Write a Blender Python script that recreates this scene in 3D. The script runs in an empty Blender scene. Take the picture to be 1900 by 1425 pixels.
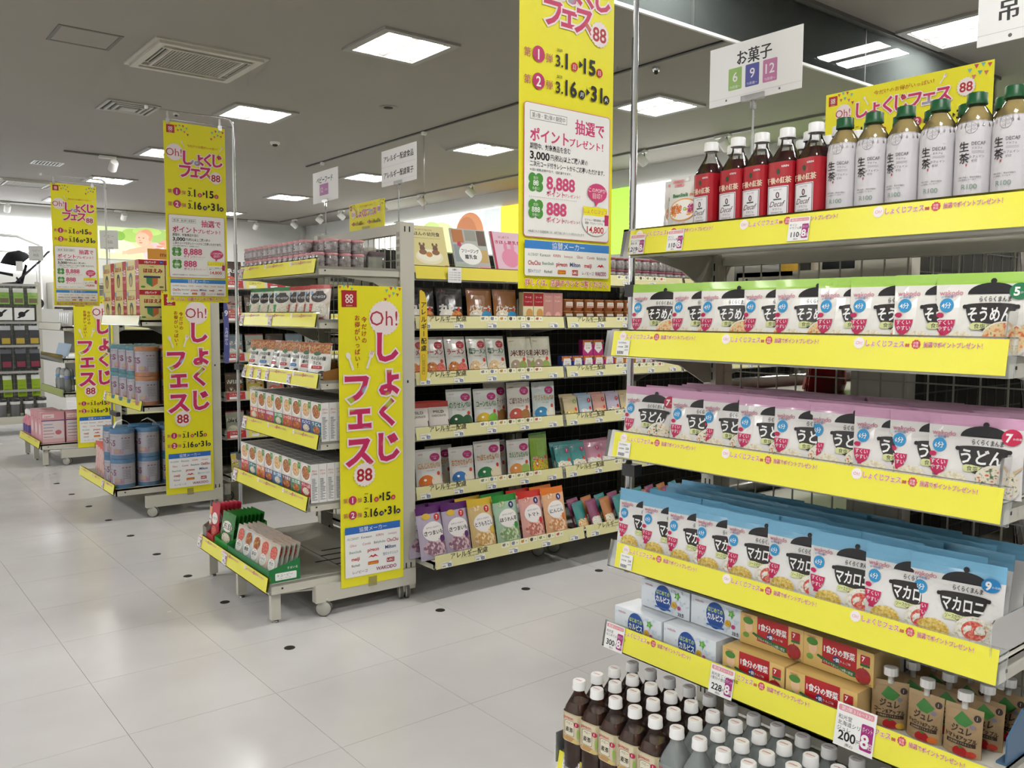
import bpy, math, random
from mathutils import Matrix, Vector
random.seed(7)
S = bpy.context.scene
COL = S.collection
PI = math.pi

# ------------------------------------------------------------------ camera
cam_d = bpy.data.cameras.new('camera')
cam = bpy.data.objects.new('camera', cam_d)
COL.objects.link(cam)
S.camera = cam
cam_d.sensor_fit = 'HORIZONTAL'
cam_d.sensor_width = 36.0
cam_d.lens = 1603.48 / 1900 * 36.0
cam_d.clip_start = 0.05
cam_d.clip_end = 80
YAW, PIT, ROL, CAMH = math.radians(51.3025), math.radians(4.4439), math.radians(-0.2696), 1.2689
_f = Vector((math.cos(YAW)*math.cos(PIT), math.sin(YAW)*math.cos(PIT), -math.sin(PIT)))
_r = Vector((math.sin(YAW), -math.cos(YAW), 0))
_d = _f.cross(_r)
_r2 = math.cos(ROL)*_r + math.sin(ROL)*_d
_d2 = -math.sin(ROL)*_r + math.cos(ROL)*_d
_m = Matrix((_r2, -_d2, -_f)).transposed().to_4x4()
_m.translation = Vector((0, 0, CAMH))
cam.matrix_world = _m

# ------------------------------------------------------------------ world, exposure
W = bpy.data.worlds.new('world')
S.world = W
W.use_nodes = True
W.node_tree.nodes['Background'].inputs[0].default_value = (0.9, 0.95, 1, 1)
W.node_tree.nodes['Background'].inputs[1].default_value = 0.05
S.view_settings.view_transform = 'Standard'
S.view_settings.look = 'None'
S.view_settings.gamma = 1
S.view_settings.use_curve_mapping = False
S.view_settings.exposure = 0.70
TUBE = 40.0            # emission strength of the ceiling tubes
COVE = 3.2             # emission strength of the lit wall panels
S.cycles.max_bounces = 6
S.cycles.diffuse_bounces = 2
S.cycles.glossy_bounces = 2
S.cycles.use_adaptive_sampling = True
S.cycles.adaptive_threshold = 0.08
S.cycles.adaptive_min_samples = 8
S.cycles.transmission_bounces = 4
S.cycles.transparent_max_bounces = 10
S.cycles.caustics_reflective = False
S.cycles.caustics_refractive = False
S.cycles.sample_clamp_indirect = 4.0
S.cycles.use_denoising = True

# ------------------------------------------------------------------ materials
def lin(c):
    return c/12.92 if c <= 0.04045 else ((c+0.055)/1.055)**2.4
def rgb(h):
    h = h.lstrip('#')
    return tuple(lin(int(h[i:i+2], 16)/255) for i in (0, 2, 4))
_mats = {}
def C(h, r=0.5, m=0.0, e=0.0, a=1.0, n=0.0, ns=30.0, bump=0.0, coat=0.0, tr=0.0):
    """colour hex, roughness, metallic, emission, alpha, noise amount and scale"""
    key = (h, r, m, e, a, n, ns, bump, coat, tr)
    if key in _mats:
        return _mats[key]
    mt = bpy.data.materials.new('mat_' + h.lstrip('#') + '_%d' % len(_mats))
    mt.use_nodes = True
    nt = mt.node_tree
    b = nt.nodes['Principled BSDF']
    col = rgb(h)
    b.inputs['Base Color'].default_value = (*col, 1)
    b.inputs['Roughness'].default_value = r
    b.inputs['Metallic'].default_value = m
    b.inputs['Coat Weight'].default_value = coat
    b.inputs['Coat Roughness'].default_value = 0.08
    if tr:
        b.inputs['Transmission Weight'].default_value = tr
    if e:
        b.inputs['Emission Color'].default_value = (*col, 1)
        b.inputs['Emission Strength'].default_value = e
    if a < 1:
        b.inputs['Alpha'].default_value = a
    if n or bump:
        tc = nt.nodes.new('ShaderNodeTexCoord')
        no = nt.nodes.new('ShaderNodeTexNoise')
        no.inputs['Scale'].default_value = ns
        no.inputs['Detail'].default_value = 4
        nt.links.new(tc.outputs['Object'], no.inputs['Vector'])
        if n:
            mx = nt.nodes.new('ShaderNodeMixRGB')
            mx.inputs[1].default_value = tuple(max(0, c*(1-n)) for c in col) + (1,)
            mx.inputs[2].default_value = tuple(min(1, c*(1+n)) for c in col) + (1,)
            nt.links.new(no.outputs['Fac'], mx.inputs[0])
            nt.links.new(mx.outputs[0], b.inputs['Base Color'])
        if bump:
            bp = nt.nodes.new('ShaderNodeBump')
            bp.inputs['Strength'].default_value = bump
            bp.inputs['Distance'].default_value = 0.004
            nt.links.new(no.outputs['Fac'], bp.inputs['Height'])
            nt.links.new(bp.outputs[0], b.inputs['Normal'])
    _mats[key] = mt
    return mt
def clear(h='#FFFFFF', op=0.12, r=0.06, frost=0.0):
    """thin clear plastic / glass: transparent, tinted, with a glossy skin"""
    key = ('clear', h, op, r, frost)
    if key in _mats:
        return _mats[key]
    mt = bpy.data.materials.new('mat_clear_%d' % len(_mats))
    mt.use_nodes = True
    nt = mt.node_tree
    nt.nodes.remove(nt.nodes['Principled BSDF'])
    out = nt.nodes['Material Output']
    tp = nt.nodes.new('ShaderNodeBsdfTransparent')
    df = nt.nodes.new('ShaderNodeBsdfDiffuse')
    df.inputs[0].default_value = (*rgb(h), 1)
    gl = nt.nodes.new('ShaderNodeBsdfGlossy')
    gl.inputs['Roughness'].default_value = r
    fr = nt.nodes.new('ShaderNodeFresnel')
    fr.inputs[0].default_value = 1.45
    m1 = nt.nodes.new('ShaderNodeMixShader')
    m1.inputs[0].default_value = op
    nt.links.new(tp.outputs[0], m1.inputs[1])
    nt.links.new(df.outputs[0], m1.inputs[2])
    m2 = nt.nodes.new('ShaderNodeMixShader')
    nt.links.new(fr.outputs[0], m2.inputs[0])
    nt.links.new(m1.outputs[0], m2.inputs[1])
    nt.links.new(gl.outputs[0], m2.inputs[2])
    nt.links.new(m2.outputs[0], out.inputs[0])
    _mats[key] = mt
    return mt
def ramp_mat(name, stops, scale=20.0, r=0.45, kind='noise', coat=0.0, detail=2.0, sharp=False):
    """colour ramp over a noise / voronoi / magic pattern: printed food pictures, gradient letters"""
    if name in _mats:
        return _mats[name]
    mt = bpy.data.materials.new(name)
    mt.use_nodes = True
    nt = mt.node_tree
    b = nt.nodes['Principled BSDF']
    tc = nt.nodes.new('ShaderNodeTexCoord')
    if kind == 'noise':
        tx = nt.nodes.new('ShaderNodeTexNoise')
        tx.inputs['Detail'].default_value = detail
        o = tx.outputs['Fac']
    else:
        tx = nt.nodes.new('ShaderNodeTexVoronoi')
        sp = nt.nodes.new('ShaderNodeSeparateColor')
        nt.links.new(tx.outputs['Color'], sp.inputs[0])
        o = sp.outputs[0]
    tx.inputs['Scale'].default_value = scale
    nt.links.new(tc.outputs['Object'], tx.inputs['Vector'])
    cr = nt.nodes.new('ShaderNodeValToRGB')
    if sharp:
        cr.color_ramp.interpolation = 'CONSTANT'
    el = cr.color_ramp.elements
    while len(el) < len(stops):
        el.new(0.5)
    for i, (p, h) in enumerate(stops):
        el[i].position = p
        el[i].color = (*rgb(h), 1)
    nt.links.new(o, cr.inputs[0])
    nt.links.new(cr.outputs[0], b.inputs['Base Color'])
    b.inputs['Roughness'].default_value = r
    b.inputs['Coat Weight'].default_value = coat
    _mats[name] = mt
    return mt

YEL = C('#F5EC24', 0.45)
YELP = C('#F6F04C', 0.30)
WHT = C('#F6F6F4', 0.5)
BLK = C('#17151A', 0.5)
MAG = C('#CE2F63', 0.45)
RED = C('#C41F2E', 0.45)
PNK = C('#E58FA6', 0.45)
BLU = C('#2F74C0', 0.45)
GRN = C('#5BA23C', 0.45)
CREAM = C('#CFCCBE', 0.42, n=0.03, ns=6)
CREAMD = C('#B9B6A8', 0.45)
SLOT = C('#2A2A28', 0.7)
CHROME = C('#D5D7DA', 0.16, m=1.0)
STEEL = C('#9A9A98', 0.3, m=1.0)
CLR = clear('#FFFFFF', 0.08)
CLR2 = clear('#E8F0F0', 0.22, 0.1)
LETTER = ramp_mat('mat_letter_gradient', [(0.24, '#7FC6D8'), (0.34, '#CE2F63'), (0.66, '#CE2F63'), (0.76, '#B8C93A')], 11, detail=0.0)

# ------------------------------------------------------------------ mesh builder
class MB:
    def __init__(s):
        s.v = []; s.f = []; s.m = []; s.mats = []; s.sm = []
    def mi(s, mat):
        if mat not in s.mats:
            s.mats.append(mat)
        return s.mats.index(mat)
    def add(s, vs, fs, mat, smooth=False):
        o = len(s.v); i = s.mi(mat)
        s.v.extend(vs)
        for f in fs:
            s.f.append([o+k for k in f]); s.m.append(i); s.sm.append(smooth)
        return s
    def box(s, x0, x1, y0, y1, z0, z1, mat):
        vs = [(x0,y0,z0),(x1,y0,z0),(x1,y1,z0),(x0,y1,z0),(x0,y0,z1),(x1,y0,z1),(x1,y1,z1),(x0,y1,z1)]
        return s.add(vs, [(0,3,2,1),(4,5,6,7),(0,1,5,4),(1,2,6,5),(2,3,7,6),(3,0,4,7)], mat)
    def prism(s, pts, axis, a, b, mat):
        """polygon in the two other axes, extruded along axis from a to b"""
        n = len(pts)
        def mk(p, q):
            return {'x': (q, p[0], p[1]), 'y': (p[0], q, p[1]), 'z': (p[0], p[1], q)}[axis]
        vs = [mk(p, a) for p in pts] + [mk(p, b) for p in pts]
        fs = [tuple(range(n-1, -1, -1)), tuple(range(n, 2*n))]
        fs += [(i, (i+1) % n, n+(i+1) % n, n+i) for i in range(n)]
        return s.add(vs, fs, mat)
    def tube(s, pts, r, mat, n=8, caps=True):
        pts = [Vector(p) for p in pts]
        vs = []; fs = []
        up = None
        for i, p in enumerate(pts):
            t = (pts[min(i+1, len(pts)-1)] - pts[max(i-1, 0)]).normalized()
            if up is None:
                up = Vector((0, 0, 1)) if abs(t.z) < 0.9 else Vector((1, 0, 0))
            a = t.cross(up).normalized(); b = t.cross(a).normalized()
            up = -b if False else up
            rr = r[i] if isinstance(r, (list, tuple)) else r
            for k in range(n):
                q = 2*PI*k/n
                vs.append(tuple(p + a*math.cos(q)*rr + b*math.sin(q)*rr))
        for i in range(len(pts)-1):
            for k in range(n):
                k2 = (k+1) % n
                fs.append((i*n+k, i*n+k2, (i+1)*n+k2, (i+1)*n+k))
        if caps:
            fs.append(tuple(range(n-1, -1, -1))); fs.append(tuple((len(pts)-1)*n+k for k in range(n)))
        return s.add(vs, fs, mat, True)
    def lathe(s, prof, mat, n=16, e=2.0, cx=0, cy=0, capb=True, capt=True, rot=0.0, smooth=True):
        """prof [(r,z)], superellipse exponent e (2 = round); e may be per ring in the profile"""
        vs = []; fs = []
        for row in prof:
            r, z = row[0], row[1]
            ee = row[2] if len(row) > 2 else e
            for k in range(n):
                q = 2*PI*k/n + rot
                c, d = math.cos(q), math.sin(q)
                g = (abs(c)**ee + abs(d)**ee)**(-1/ee)
                vs.append((cx+r*g*c, cy+r*g*d, z))
        for i in range(len(prof)-1):
            for k in range(n):
                k2 = (k+1) % n
                fs.append((i*n+k, i*n+k2, (i+1)*n+k2, (i+1)*n+k))
        s.add(vs, fs, mat, smooth)
        if capb: s.add(vs[:n], [tuple(range(n-1, -1, -1))], mat)
        if capt: s.add(vs[-n:], [tuple(range(n))], mat)
        return s
    def mesh(s, name='mesh'):
        me = bpy.data.meshes.new(name)
        me.from_pydata(s.v, [], s.f)
        for m in s.mats:
            me.materials.append(m)
        me.polygons.foreach_set('material_index', s.m)
        me.polygons.foreach_set('use_smooth', s.sm)
        me.update()
        return me

# ------------------------------------------------------------------ text
_ts = bpy.data.scenes.new('tmp_text')
_tc = bpy.data.curves.new('tmp_text', 'FONT')
_to = bpy.data.objects.new('tmp_text', _tc)
_ts.collection.objects.link(_to)
_tcache = {}
def glyphs(s, bold=0.0, res=1):
    key = (s, bold, res)
    if key not in _tcache:
        _tc.body = s; _tc.offset = bold; _tc.resolution_u = res
        vl = _ts.view_layers[0]
        vl.update()
        me = _to.evaluated_get(vl.depsgraph).to_mesh()
        vs = [(v.co.x, v.co.y) for v in me.vertices]
        fs = [tuple(p.vertices) for p in me.polygons]
        _to.evaluated_get(vl.depsgraph).to_mesh_clear()
        if not vs: vs = [(0, 0), (0.1, 0), (0, 0.1)]; fs = []
        xs = [p[0] for p in vs]; ys = [p[1] for p in vs]
        _tcache[key] = (vs, fs, min(xs), max(xs), min(ys), max(ys))
    return _tcache[key]

class Print:
    """flat print: shapes and lettering in 2-D layers, mapped later on a surface"""
    def __init__(s, step=None):
        s.it = []; s.step = step; s.k = 0
    def add(s, vs, fs, c, layer=None):
        s.k += 1
        s.it.append((vs, fs, c, s.k if layer is None else layer)); return s
    def rect(s, x, y, w, h, c, r=0.0):
        if r > 0:
            r = min(r, w/2, h/2); pts = []
            for cx, cy, q in ((x+w-r, y+r, -90), (x+w-r, y+h-r, 0), (x+r, y+h-r, 90), (x+r, y+r, 180)):
                for j in range(4):
                    t = math.radians(q+30*j); pts.append((cx+r*math.cos(t), cy+r*math.sin(t)))
            return s.poly(pts, c, (x+w/2, y+h/2))
        nx = ny = 1
        if s.step:
            nx = max(1, math.ceil(w/s.step)); ny = max(1, math.ceil(h/s.step))
        vs = [(x+w*i/nx, y+h*j/ny) for j in range(ny+1) for i in range(nx+1)]
        fs = [(j*(nx+1)+i, j*(nx+1)+i+1, (j+1)*(nx+1)+i+1, (j+1)*(nx+1)+i) for j in range(ny) for i in range(nx)]
        return s.add(vs, fs, c)
    def poly(s, pts, c, ctr=None):
        n = len(pts)
        if ctr is None:
            return s.add(list(pts), [tuple(range(n))], c)
        rings = 1
        if s.step:
            rad = max(math.hypot(p[0]-ctr[0], p[1]-ctr[1]) for p in pts)
            rings = max(1, math.ceil(rad/s.step/1.4))
        vs = [ctr]; fs = []
        for g in range(1, rings+1):
            t = g/rings
            vs += [(ctr[0]+(p[0]-ctr[0])*t, ctr[1]+(p[1]-ctr[1])*t) for p in pts]
        for i in range(n):
            fs.append((0, 1+i, 1+(i+1) % n))
            for g in range(1, rings):
                a = 1+(g-1)*n; b = 1+g*n
                fs.append((a+i, b+i, b+(i+1) % n, a+(i+1) % n))
        return s.add(vs, fs, c)
    def ell(s, cx, cy, rx, ry, c, n=18):
        return s.poly([(cx+rx*math.cos(2*PI*i/n), cy+ry*math.sin(2*PI*i/n)) for i in range(n)], c, (cx, cy))
    def star(s, cx, cy, r, c, n=20, d=0.9):
        return s.poly([(cx+(r if i % 2 == 0 else r*d)*math.cos(PI*i/n), cy+(r if i % 2 == 0 else r*d)*math.sin(PI*i/n)) for i in range(2*n)], c, (cx, cy))
    def t(s, txt, x, y, h, c, w=None, al='c', b=0.0, ol=None, olw=0.06, rot=0.0, sh=0.0, vert=False, res=None, pitch=1.02):
        """lettering, centred on (x, y) (al l/c/r), em size h, optional total width w"""
        if vert:
            n = len(txt); p = h*pitch
            for i, ch in enumerate(txt):
                if ch in ' 　': continue
                s.t(ch, x, y+p*((n-1)/2-i), h, c, None, 'c', b, ol, olw, PI/2 if ch in 'ー～-' else 0, sh, False, res)
            return s
        cjk = any(ord(ch) > 0x33FF for ch in txt)
        if res is None: res = 3 if (not cjk and ord(max(txt)) < 0x250) else (1 if cjk else 2)
        dbl = 0.0
        if cjk and b > 0.012: dbl = min(b, .03)*0.9; b = 0.008
        passes = [(c, b, 0.0)] if not dbl else [(c, b, -dbl), (c, b, dbl)]
        if ol is not None: passes = [(ol, b+olw+dbl*.5, 0.0)] + passes
        vs0, fs0, x0, x1, y0, y1 = glyphs(txt, b, res)
        ww = (x1-x0)*h
        kx = h if w is None else h*w/ww
        tw = (x1-x0)*kx
        ox = {'c': -tw/2, 'l': 0, 'r': -tw}[al]
        ym = 0.36 if y0 > -0.05 and y1 < 0.78 else 0.39
        cr, sr = math.cos(rot), math.sin(rot)
        for cc, bb, sx in passes:
            vs, fs = glyphs(txt, bb, res)[:2]
            out = []
            for vx, vy in vs:
                a = (vx-x0)*kx+ox+sx*h+sh*(vy-ym)*h; q = (vy-ym)*h
                out.append((x+a*cr-q*sr, y+a*sr+q*cr))
            s.add(out, fs, cc)
        return s
    def bounds_shift(s, dx, dy, k=1.0):
        s.it = [([(a*k+dx, b*k+dy) for a, b in vs], fs, c, l) for vs, fs, c, l in s.it]; return s
    def put(s, o, dx=0, dy=0, k=1.0):
        """draw another print inside this one"""
        b = s.k
        for vs, fs, c, l in o.it:
            s.it.append(([(p*k+dx, q*k+dy) for p, q in vs], fs, c, b+l))
        s.k = b+o.k
        return s
    def onto(s, mb, mp, eps=0.00004, e0=0.00025):
        for vs, fs, c, l in s.it:
            mb.add([mp(a, b, e0+l*eps) for a, b in vs], fs, c)
        return mb
    def mesh(s, mp, eps=0.00004, e0=0.00025, name='print'):
        return s.onto(MB(), mp, eps, e0).mesh(name)
def flat_y(x0=0.0, y=0.0, z0=0.0):
    """2-D print to a vertical face looking at -Y"""
    return lambda a, b, e: (x0+a, y-e, z0+b)

# ------------------------------------------------------------------ objects
def link(o, parent=None, loc=None, rot=None):
    COL.objects.link(o)
    if parent is not None: o.parent = parent
    if loc is not None: o.location = loc
    if rot is not None: o.rotation_euler = rot if isinstance(rot, (tuple, list)) else (0, 0, rot)
    return o
def obj(name, mesh, parent=None, loc=None, rot=None, label=None, cat=None, group=None, kind=None):
    if isinstance(mesh, MB): mesh = mesh.mesh(name)
    o = link(bpy.data.objects.new(name, mesh), parent, loc, rot)
    return tag(o, label, cat, group, kind)
def tag(o, label=None, cat=None, group=None, kind=None):
    if label: o['label'] = label
    if cat: o['category'] = cat
    if group: o['group'] = group
    if kind: o['kind'] = kind
    return o
def thing(name, label, cat, loc=(0, 0, 0), rot=0, group=None, kind=None):
    o = bpy.data.objects.new(name, None)
    o.empty_display_size = 0.05
    return tag(link(o, None, loc, rot), label, cat, group, kind)
def part(p, name, mesh, loc=None, rot=None, label=None, kind=None):
    return obj(name, mesh, p, loc, rot, label, None, None, kind)
class Model:
    """a kind of thing: meshes built once, placed many times"""
    def __init__(s, name, cat, parts):
        s.name, s.cat = name, cat
        s.parts = [(p[0], p[1].mesh(p[0]) if isinstance(p[1], MB) else p[1],
                    [(q[0], q[1].mesh(q[0]) if isinstance(q[1], MB) else q[1]) for q in (p[2] if len(p) > 2 else [])]) for p in parts]
    def place(s, label, loc, rot=0, group=None, lean=0.0, skip=(), size=1.0):
        r = (lean, 0, rot)
        if len(s.parts) == 1 and not s.parts[0][2]:
            o = obj(s.name, s.parts[0][1], None, loc, r, label, s.cat, group)
            if size != 1.0: o.scale = (size,)*3
            return o
        t = thing(s.name, label, s.cat, loc, r, group)
        if size != 1.0: t.scale = (size,)*3
        for n, m, sub in s.parts:
            if n in skip: continue
            o = part(t, n, m)
            for n2, m2 in sub:
                part(o, n2, m2)
        return t
class Frame:
    """local fixture frame: a = along the shelf (from the near end), x = world-x offset from the back post, z"""
    def __init__(s, x, y, ang=0.0):
        s.x, s.y, s.ang = x, y, ang
        s.c, s.s = math.cos(ang), math.sin(ang)
    def w(s, lx, ly, z=0.0):
        return (s.x+lx*s.c-ly*s.s, s.y+lx*s.s+ly*s.c, z)
ORD = ['first', 'second', 'third', 'fourth', 'fifth', 'sixth', 'seventh', 'eighth', 'ninth', 'tenth', 'eleventh',
       'twelfth', 'thirteenth', 'fourteenth', 'fifteenth', 'sixteenth', 'seventeenth', 'eighteenth', 'nineteenth', 'twentieth']
FACE_X = -PI/2      # products that look at -x (the main aisle)
# ================================================================== SETTING
HC = 3.05
XL, XR, YN, YF = -5.2, 7.69, -4.6, 16.2
def floor_mat():
    mt = C('#DCD9D4', 0.22)
    mt = mt.copy(); mt.name = 'mat_floor_tile'
    nt = mt.node_tree; b = nt.nodes['Principled BSDF']
    geo = nt.nodes.new('ShaderNodeNewGeometry')
    no = nt.nodes.new('ShaderNodeTexNoise'); no.inputs['Scale'].default_value = 1.6; no.inputs['Detail'].default_value = 6
    nt.links.new(geo.outputs['Position'], no.inputs['Vector'])
    cr = nt.nodes.new('ShaderNodeValToRGB')
    cr.color_ramp.elements[0].position = 0.3; cr.color_ramp.elements[0].color = (*rgb('#D2D0D0'), 1)
    cr.color_ramp.elements[1].position = 0.7; cr.color_ramp.elements[1].color = (*rgb('#E0DFDF'), 1)
    nt.links.new(no.outputs['Fac'], cr.inputs[0]); nt.links.new(cr.outputs[0], b.inputs['Base Color'])
    n2 = nt.nodes.new('ShaderNodeTexNoise'); n2.inputs['Scale'].default_value = 5; n2.inputs['Detail'].default_value = 5
    nt.links.new(geo.outputs['Position'], n2.inputs['Vector'])
    mr = nt.nodes.new('ShaderNodeMapRange'); mr.inputs['To Min'].default_value = 0.15; mr.inputs['To Max'].default_value = 0.32; b.inputs['Specular IOR Level'].default_value = 0.38
    nt.links.new(n2.outputs['Fac'], mr.inputs['Value']); nt.links.new(mr.outputs[0], b.inputs['Roughness'])
    bp = nt.nodes.new('ShaderNodeBump'); bp.inputs['Strength'].default_value = 0.04; bp.inputs['Distance'].default_value = 0.01
    nt.links.new(n2.outputs['Fac'], bp.inputs['Height']); nt.links.new(bp.outputs[0], b.inputs['Normal'])
    return mt
FLM = floor_mat()
floor = obj('floor', MB().box(XL, XR, YN, YF, -0.12, -0.0022, C('#8E8B86', 0.8)), kind='structure')
T = 0.47
tile_m = MB()
_g = 0.0007
tile_m.box(_g, T-_g, _g, T-_g, -0.01, 0.0, FLM)
tile_m = tile_m.mesh('floor_tile')
cells = []
for i in range(math.floor((XL-1.148)/T), math.ceil((XR-1.148)/T)):
    for j in range(math.floor((YN-2.2285)/T), math.ceil((YF-2.2285)/T)):
        x, y = 1.148+i*T, 2.2285+j*T
        c = Vector((x+T/2, y+T/2, -CAMH))
        dep = c.dot(_f)
        inview = dep > 1.2 and abs(c.dot(_r2)/dep) < 0.66 and c.dot(_d2)/dep < 0.55 and x < 5.5
        cells.append((0 if inview else 1, (x+T/2)**2+(y+T/2)**2, x, y))
cells.sort()
rest = MB()
for k, (a, d, x, y) in enumerate(cells):
    x1, y1 = min(x+T, XR), min(y+T, YF)
    if k < 290 and x >= XL and y >= YN and x+T <= XR and y+T <= YF:
        part(floor, 'floor_tile', tile_m, (x, y, 0))
    else:
        x0, y0 = max(x, XL), max(y, YN)
        rest.box(x0+_g, x1-_g, y0+_g, y1-_g, -0.01, 0, FLM)
part(floor, 'distant_floor_tiles', rest, kind='stuff')

CEIL = C('#9C9790', 0.9, n=0.02, ns=3)
obj('ceiling', MB().box(XL, XR+0.3, YN, YF+0.3, HC, HC+0.1, CEIL), kind='structure')
WALLM = C('#D8D8D4', 0.85, n=0.02, ns=2)
obj('wall_right', MB().box(XR, XR+0.2, YN, YF+0.2, 0, HC, WALLM), kind='structure')
obj('wall_far', MB().box(XL, XR, YF, YF+0.2, 0, HC, WALLM), kind='structure')
obj('wall_left', MB().box(XL-0.2, XL, YN, YF, 0, HC, WALLM), kind='structure')
obj('wall_near', MB().box(XL, XR, YN-0.2, YN, 0, HC, WALLM), kind='structure')

# black floor dots
dot_m = MB().lathe([(0.021, 0.0), (0.021, 0.0012), (0.0195, 0.0016)], C('#2B2926', 0.6), n=20, capb=False)
dot_m = dot_m.mesh('floor_dot')
for i in range(9):
    y = (3.046, 3.72, 4.211, 4.704, 5.196, 5.68, 6.174, 6.668, 7.16)[i]
    obj('floor_dot', dot_m, None, (1.354-0.001*i, y, 0), None,
        'black round floor dot, %s from the camera in the row along the aisle' % ORD[i], 'floor marker', 'black dots stuck on the floor')
for i, x in enumerate((2.047, 2.528, 3.0045)):
    obj('floor_dot', dot_m, None, (x, 3.045, 0), None,
        'black round floor dot, %s from the left in the row below the allergy shelves' % ORD[i], 'floor marker', 'black dots stuck on the floor')

# ------------------------------------------------------------------ ceiling lights
TUBEM = C('#FDFBF8', 0.5, e=TUBE)
FIX = C('#E9E8E4', 0.5); FIXG = C('#A19F9B', 0.6)
def light_model():
    h = 0.285
    fr = MB()
    for a, b, c, d in ((-h, h, -h, -h+0.05), (-h, h, h-0.05, h), (-h, -h+0.05, -h+0.05, h-0.05), (h-0.05, h, -h+0.05, h-0.05)):
        fr.box(a, b, c, d, -0.016, 0.0, FIXG)
    pan = MB()
    # white reflector between the tubes: a shallow W-shaped tray
    zs = [(-0.235, -0.008), (-0.215, 0.0), (-0.03, -0.0005), (0.0, -0.012), (0.03, -0.0005), (0.215, 0.0), (0.235, -0.008)]
    pan.prism([(x, z) for x, z in zs] + [(0.235, 0.0), (-0.235, 0.0)], 'y', -0.235, 0.235, FIXG)
    tb = []
    for cx in (-0.122, 0.122):
        m = MB()
        pts = [(cx-0.082, -0.002), (cx-0.06, -0.012), (cx+0.06, -0.012), (cx+0.082, -0.002)]
        for i in range(3):
            (a, za), (b, zb) = pts[i], pts[i+1]
            m.add([(a, -.225, za), (a, .225, za), (b, .225, zb), (b, -.225, zb)], [(0, 1, 2, 3)], TUBEM)
        for y in (-.225, .225): m.add([(a, y, z) for a, z in pts], [(0, 1, 2, 3)], FIX)
        tb.append(m)
    return Model('ceiling_light', 'ceiling light', [('frame', fr), ('reflector', pan), ('tube_cover', tb[0]), ('tube_cover', tb[1])])
LM = light_model()
rows = [2.55, 5.05, 7.5, 9.95, 12.4, 15.0]
for cx, nm in ((3.09, 'centre'), (5.6, 'right')):
    for k, y in enumerate(rows):
        if cx > 4 and k == 5: y = 15.0
        LM.place('square recessed ceiling light, %s from the camera in the %s column' % (ORD[k], nm), (cx, y, HC), 0, 'square ceiling lights')
for k, (x, y) in enumerate(((-1.9, 2.5), (-1.9, 5.0), (-1.9, 7.5), (-1.9, 10), (-1.9, 13), (3.09, 0.05), (5.6, 0.05), (0.6, 0.0), (-1.9, 0.0), (0.6, -2.5), (-1.9, -2.5), (-4.2, 1.2), (-4.2, 3.7), (-4.2, 6.2), (-4.2, 8.7))):
    LM.place('square recessed ceiling light out of view, %s behind or left of the camera' % ORD[k], (x, y, HC), 0, 'square ceiling lights')

# ------------------------------------------------------------------ ceiling fittings
ACM = C('#C4C0B4', 0.5); DARK = C('#35342F', 0.8)
def ac_unit(label, cx, cy, h=0.38):
    t = thing('air_conditioner_cassette', label, 'air conditioner', (cx, cy, HC), 0, 'ceiling cassettes')
    m = MB()
    z0 = -0.03
    # frame built round the four outlets and the grille
    m.box(-h, h, -h, h, -0.012, 0, ACM)
    q = 0.235
    for a, b, c, d in ((-h+.03, h-.03, -h+.03, -q-.07), (-h+.03, h-.03, q+.07, h-.03), (-h+.03, -q-.07, -q-.07, q+.07), (q+.07, h-.03, -q-.07, q+.07)):
        m.box(a, b, c, d, z0, -0.012, ACM)
    part(t, 'frame', m)
    g = MB()
    g.box(-q, q, -q, q, -0.018, -0.012, DARK)
    n = 22
    for i in range(n+1):
        p = -q + 2*q*i/n
        g.box(p-0.0022, p+0.0022, -q, q, -0.022, -0.018, ACM)
        g.box(-q, q, p-0.0022, p+0.0022, -0.021, -0.018, ACM)
    part(t, 'intake_grille', g)
    for k, (a, b, c, d) in enumerate(((-.2, .2, q+.02, q+.065), (-.2, .2, -q-.065, -q-.02), (-q-.065, -q-.02, -.2, .2), (q+.02, q+.065, -.2, .2))):
        o = part(t, 'outlet', MB().box(a, b, c, d, -0.0135, -0.012, DARK))
        v = MB()
        if k < 2: v.box(a+.005, b-.005, (c+d)/2-0.004, (c+d)/2+0.004, -0.022, -0.0135, ACM)
        else: v.box((a+b)/2-0.004, (a+b)/2+0.004, c+.005, d-.005, -0.022, -0.0135, ACM)
        part(o, 'louver', v)
    s2 = MB()
    for a, b, c, d in ((-q-.075, q+.075, q, q+.018), (-q-.075, q+.075, -q-.018, -q), (-q-.018, -q, -q, q), (q, q+.018, -q, q)):
        s2.box(a, b, c, d, -0.03, -0.012, ACM)
    part(t, 'grille_rim', s2)
ac_unit('large ceiling air conditioner cassette near the access hatch', 2.147, 6.235)
ac_unit('far ceiling air conditioner cassette at the left edge', 2.27, 13.4, 0.34)
h = MB()
for a, b, c, d in ((-.19, .19, -.19, -.168), (-.19, .19, .168, .19), (-.19, -.168, -.168, .168), (.168, .19, -.168, .168)):
    h.box(a, b, c, d, -0.004, 0, C('#6E6C68', 0.6))
t = thing('ceiling_hatch', 'square ceiling access hatch with grey metal rim', 'ceiling hatch', (1.423, 6.2, HC))
part(t, 'rim', h); part(t, 'lid', MB().box(-.166, .166, -.166, .166, -0.002, 0.0, CEIL))
t = thing('air_diffuser', 'square ceiling air diffuser of nested frames', 'air vent', (2.16, 7.98, HC))
for k in range(4):
    a = 0.21-0.048*k; m = MB(); wd = 0.022
    for p in ((-a, a, -a, -a+wd), (-a, a, a-wd, a), (-a, -a+wd, -a+wd, a-wd), (a-wd, a, -a+wd, a-wd)):
        m.box(*p, -0.012-0.004*k, -0.001, C('#AFADA8', 0.5))
    part(t, 'ring', m)
part(t, 'core', MB().box(-0.05, 0.05, -0.05, 0.05, -0.026, -0.001, C('#AFADA8', 0.5)))
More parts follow.
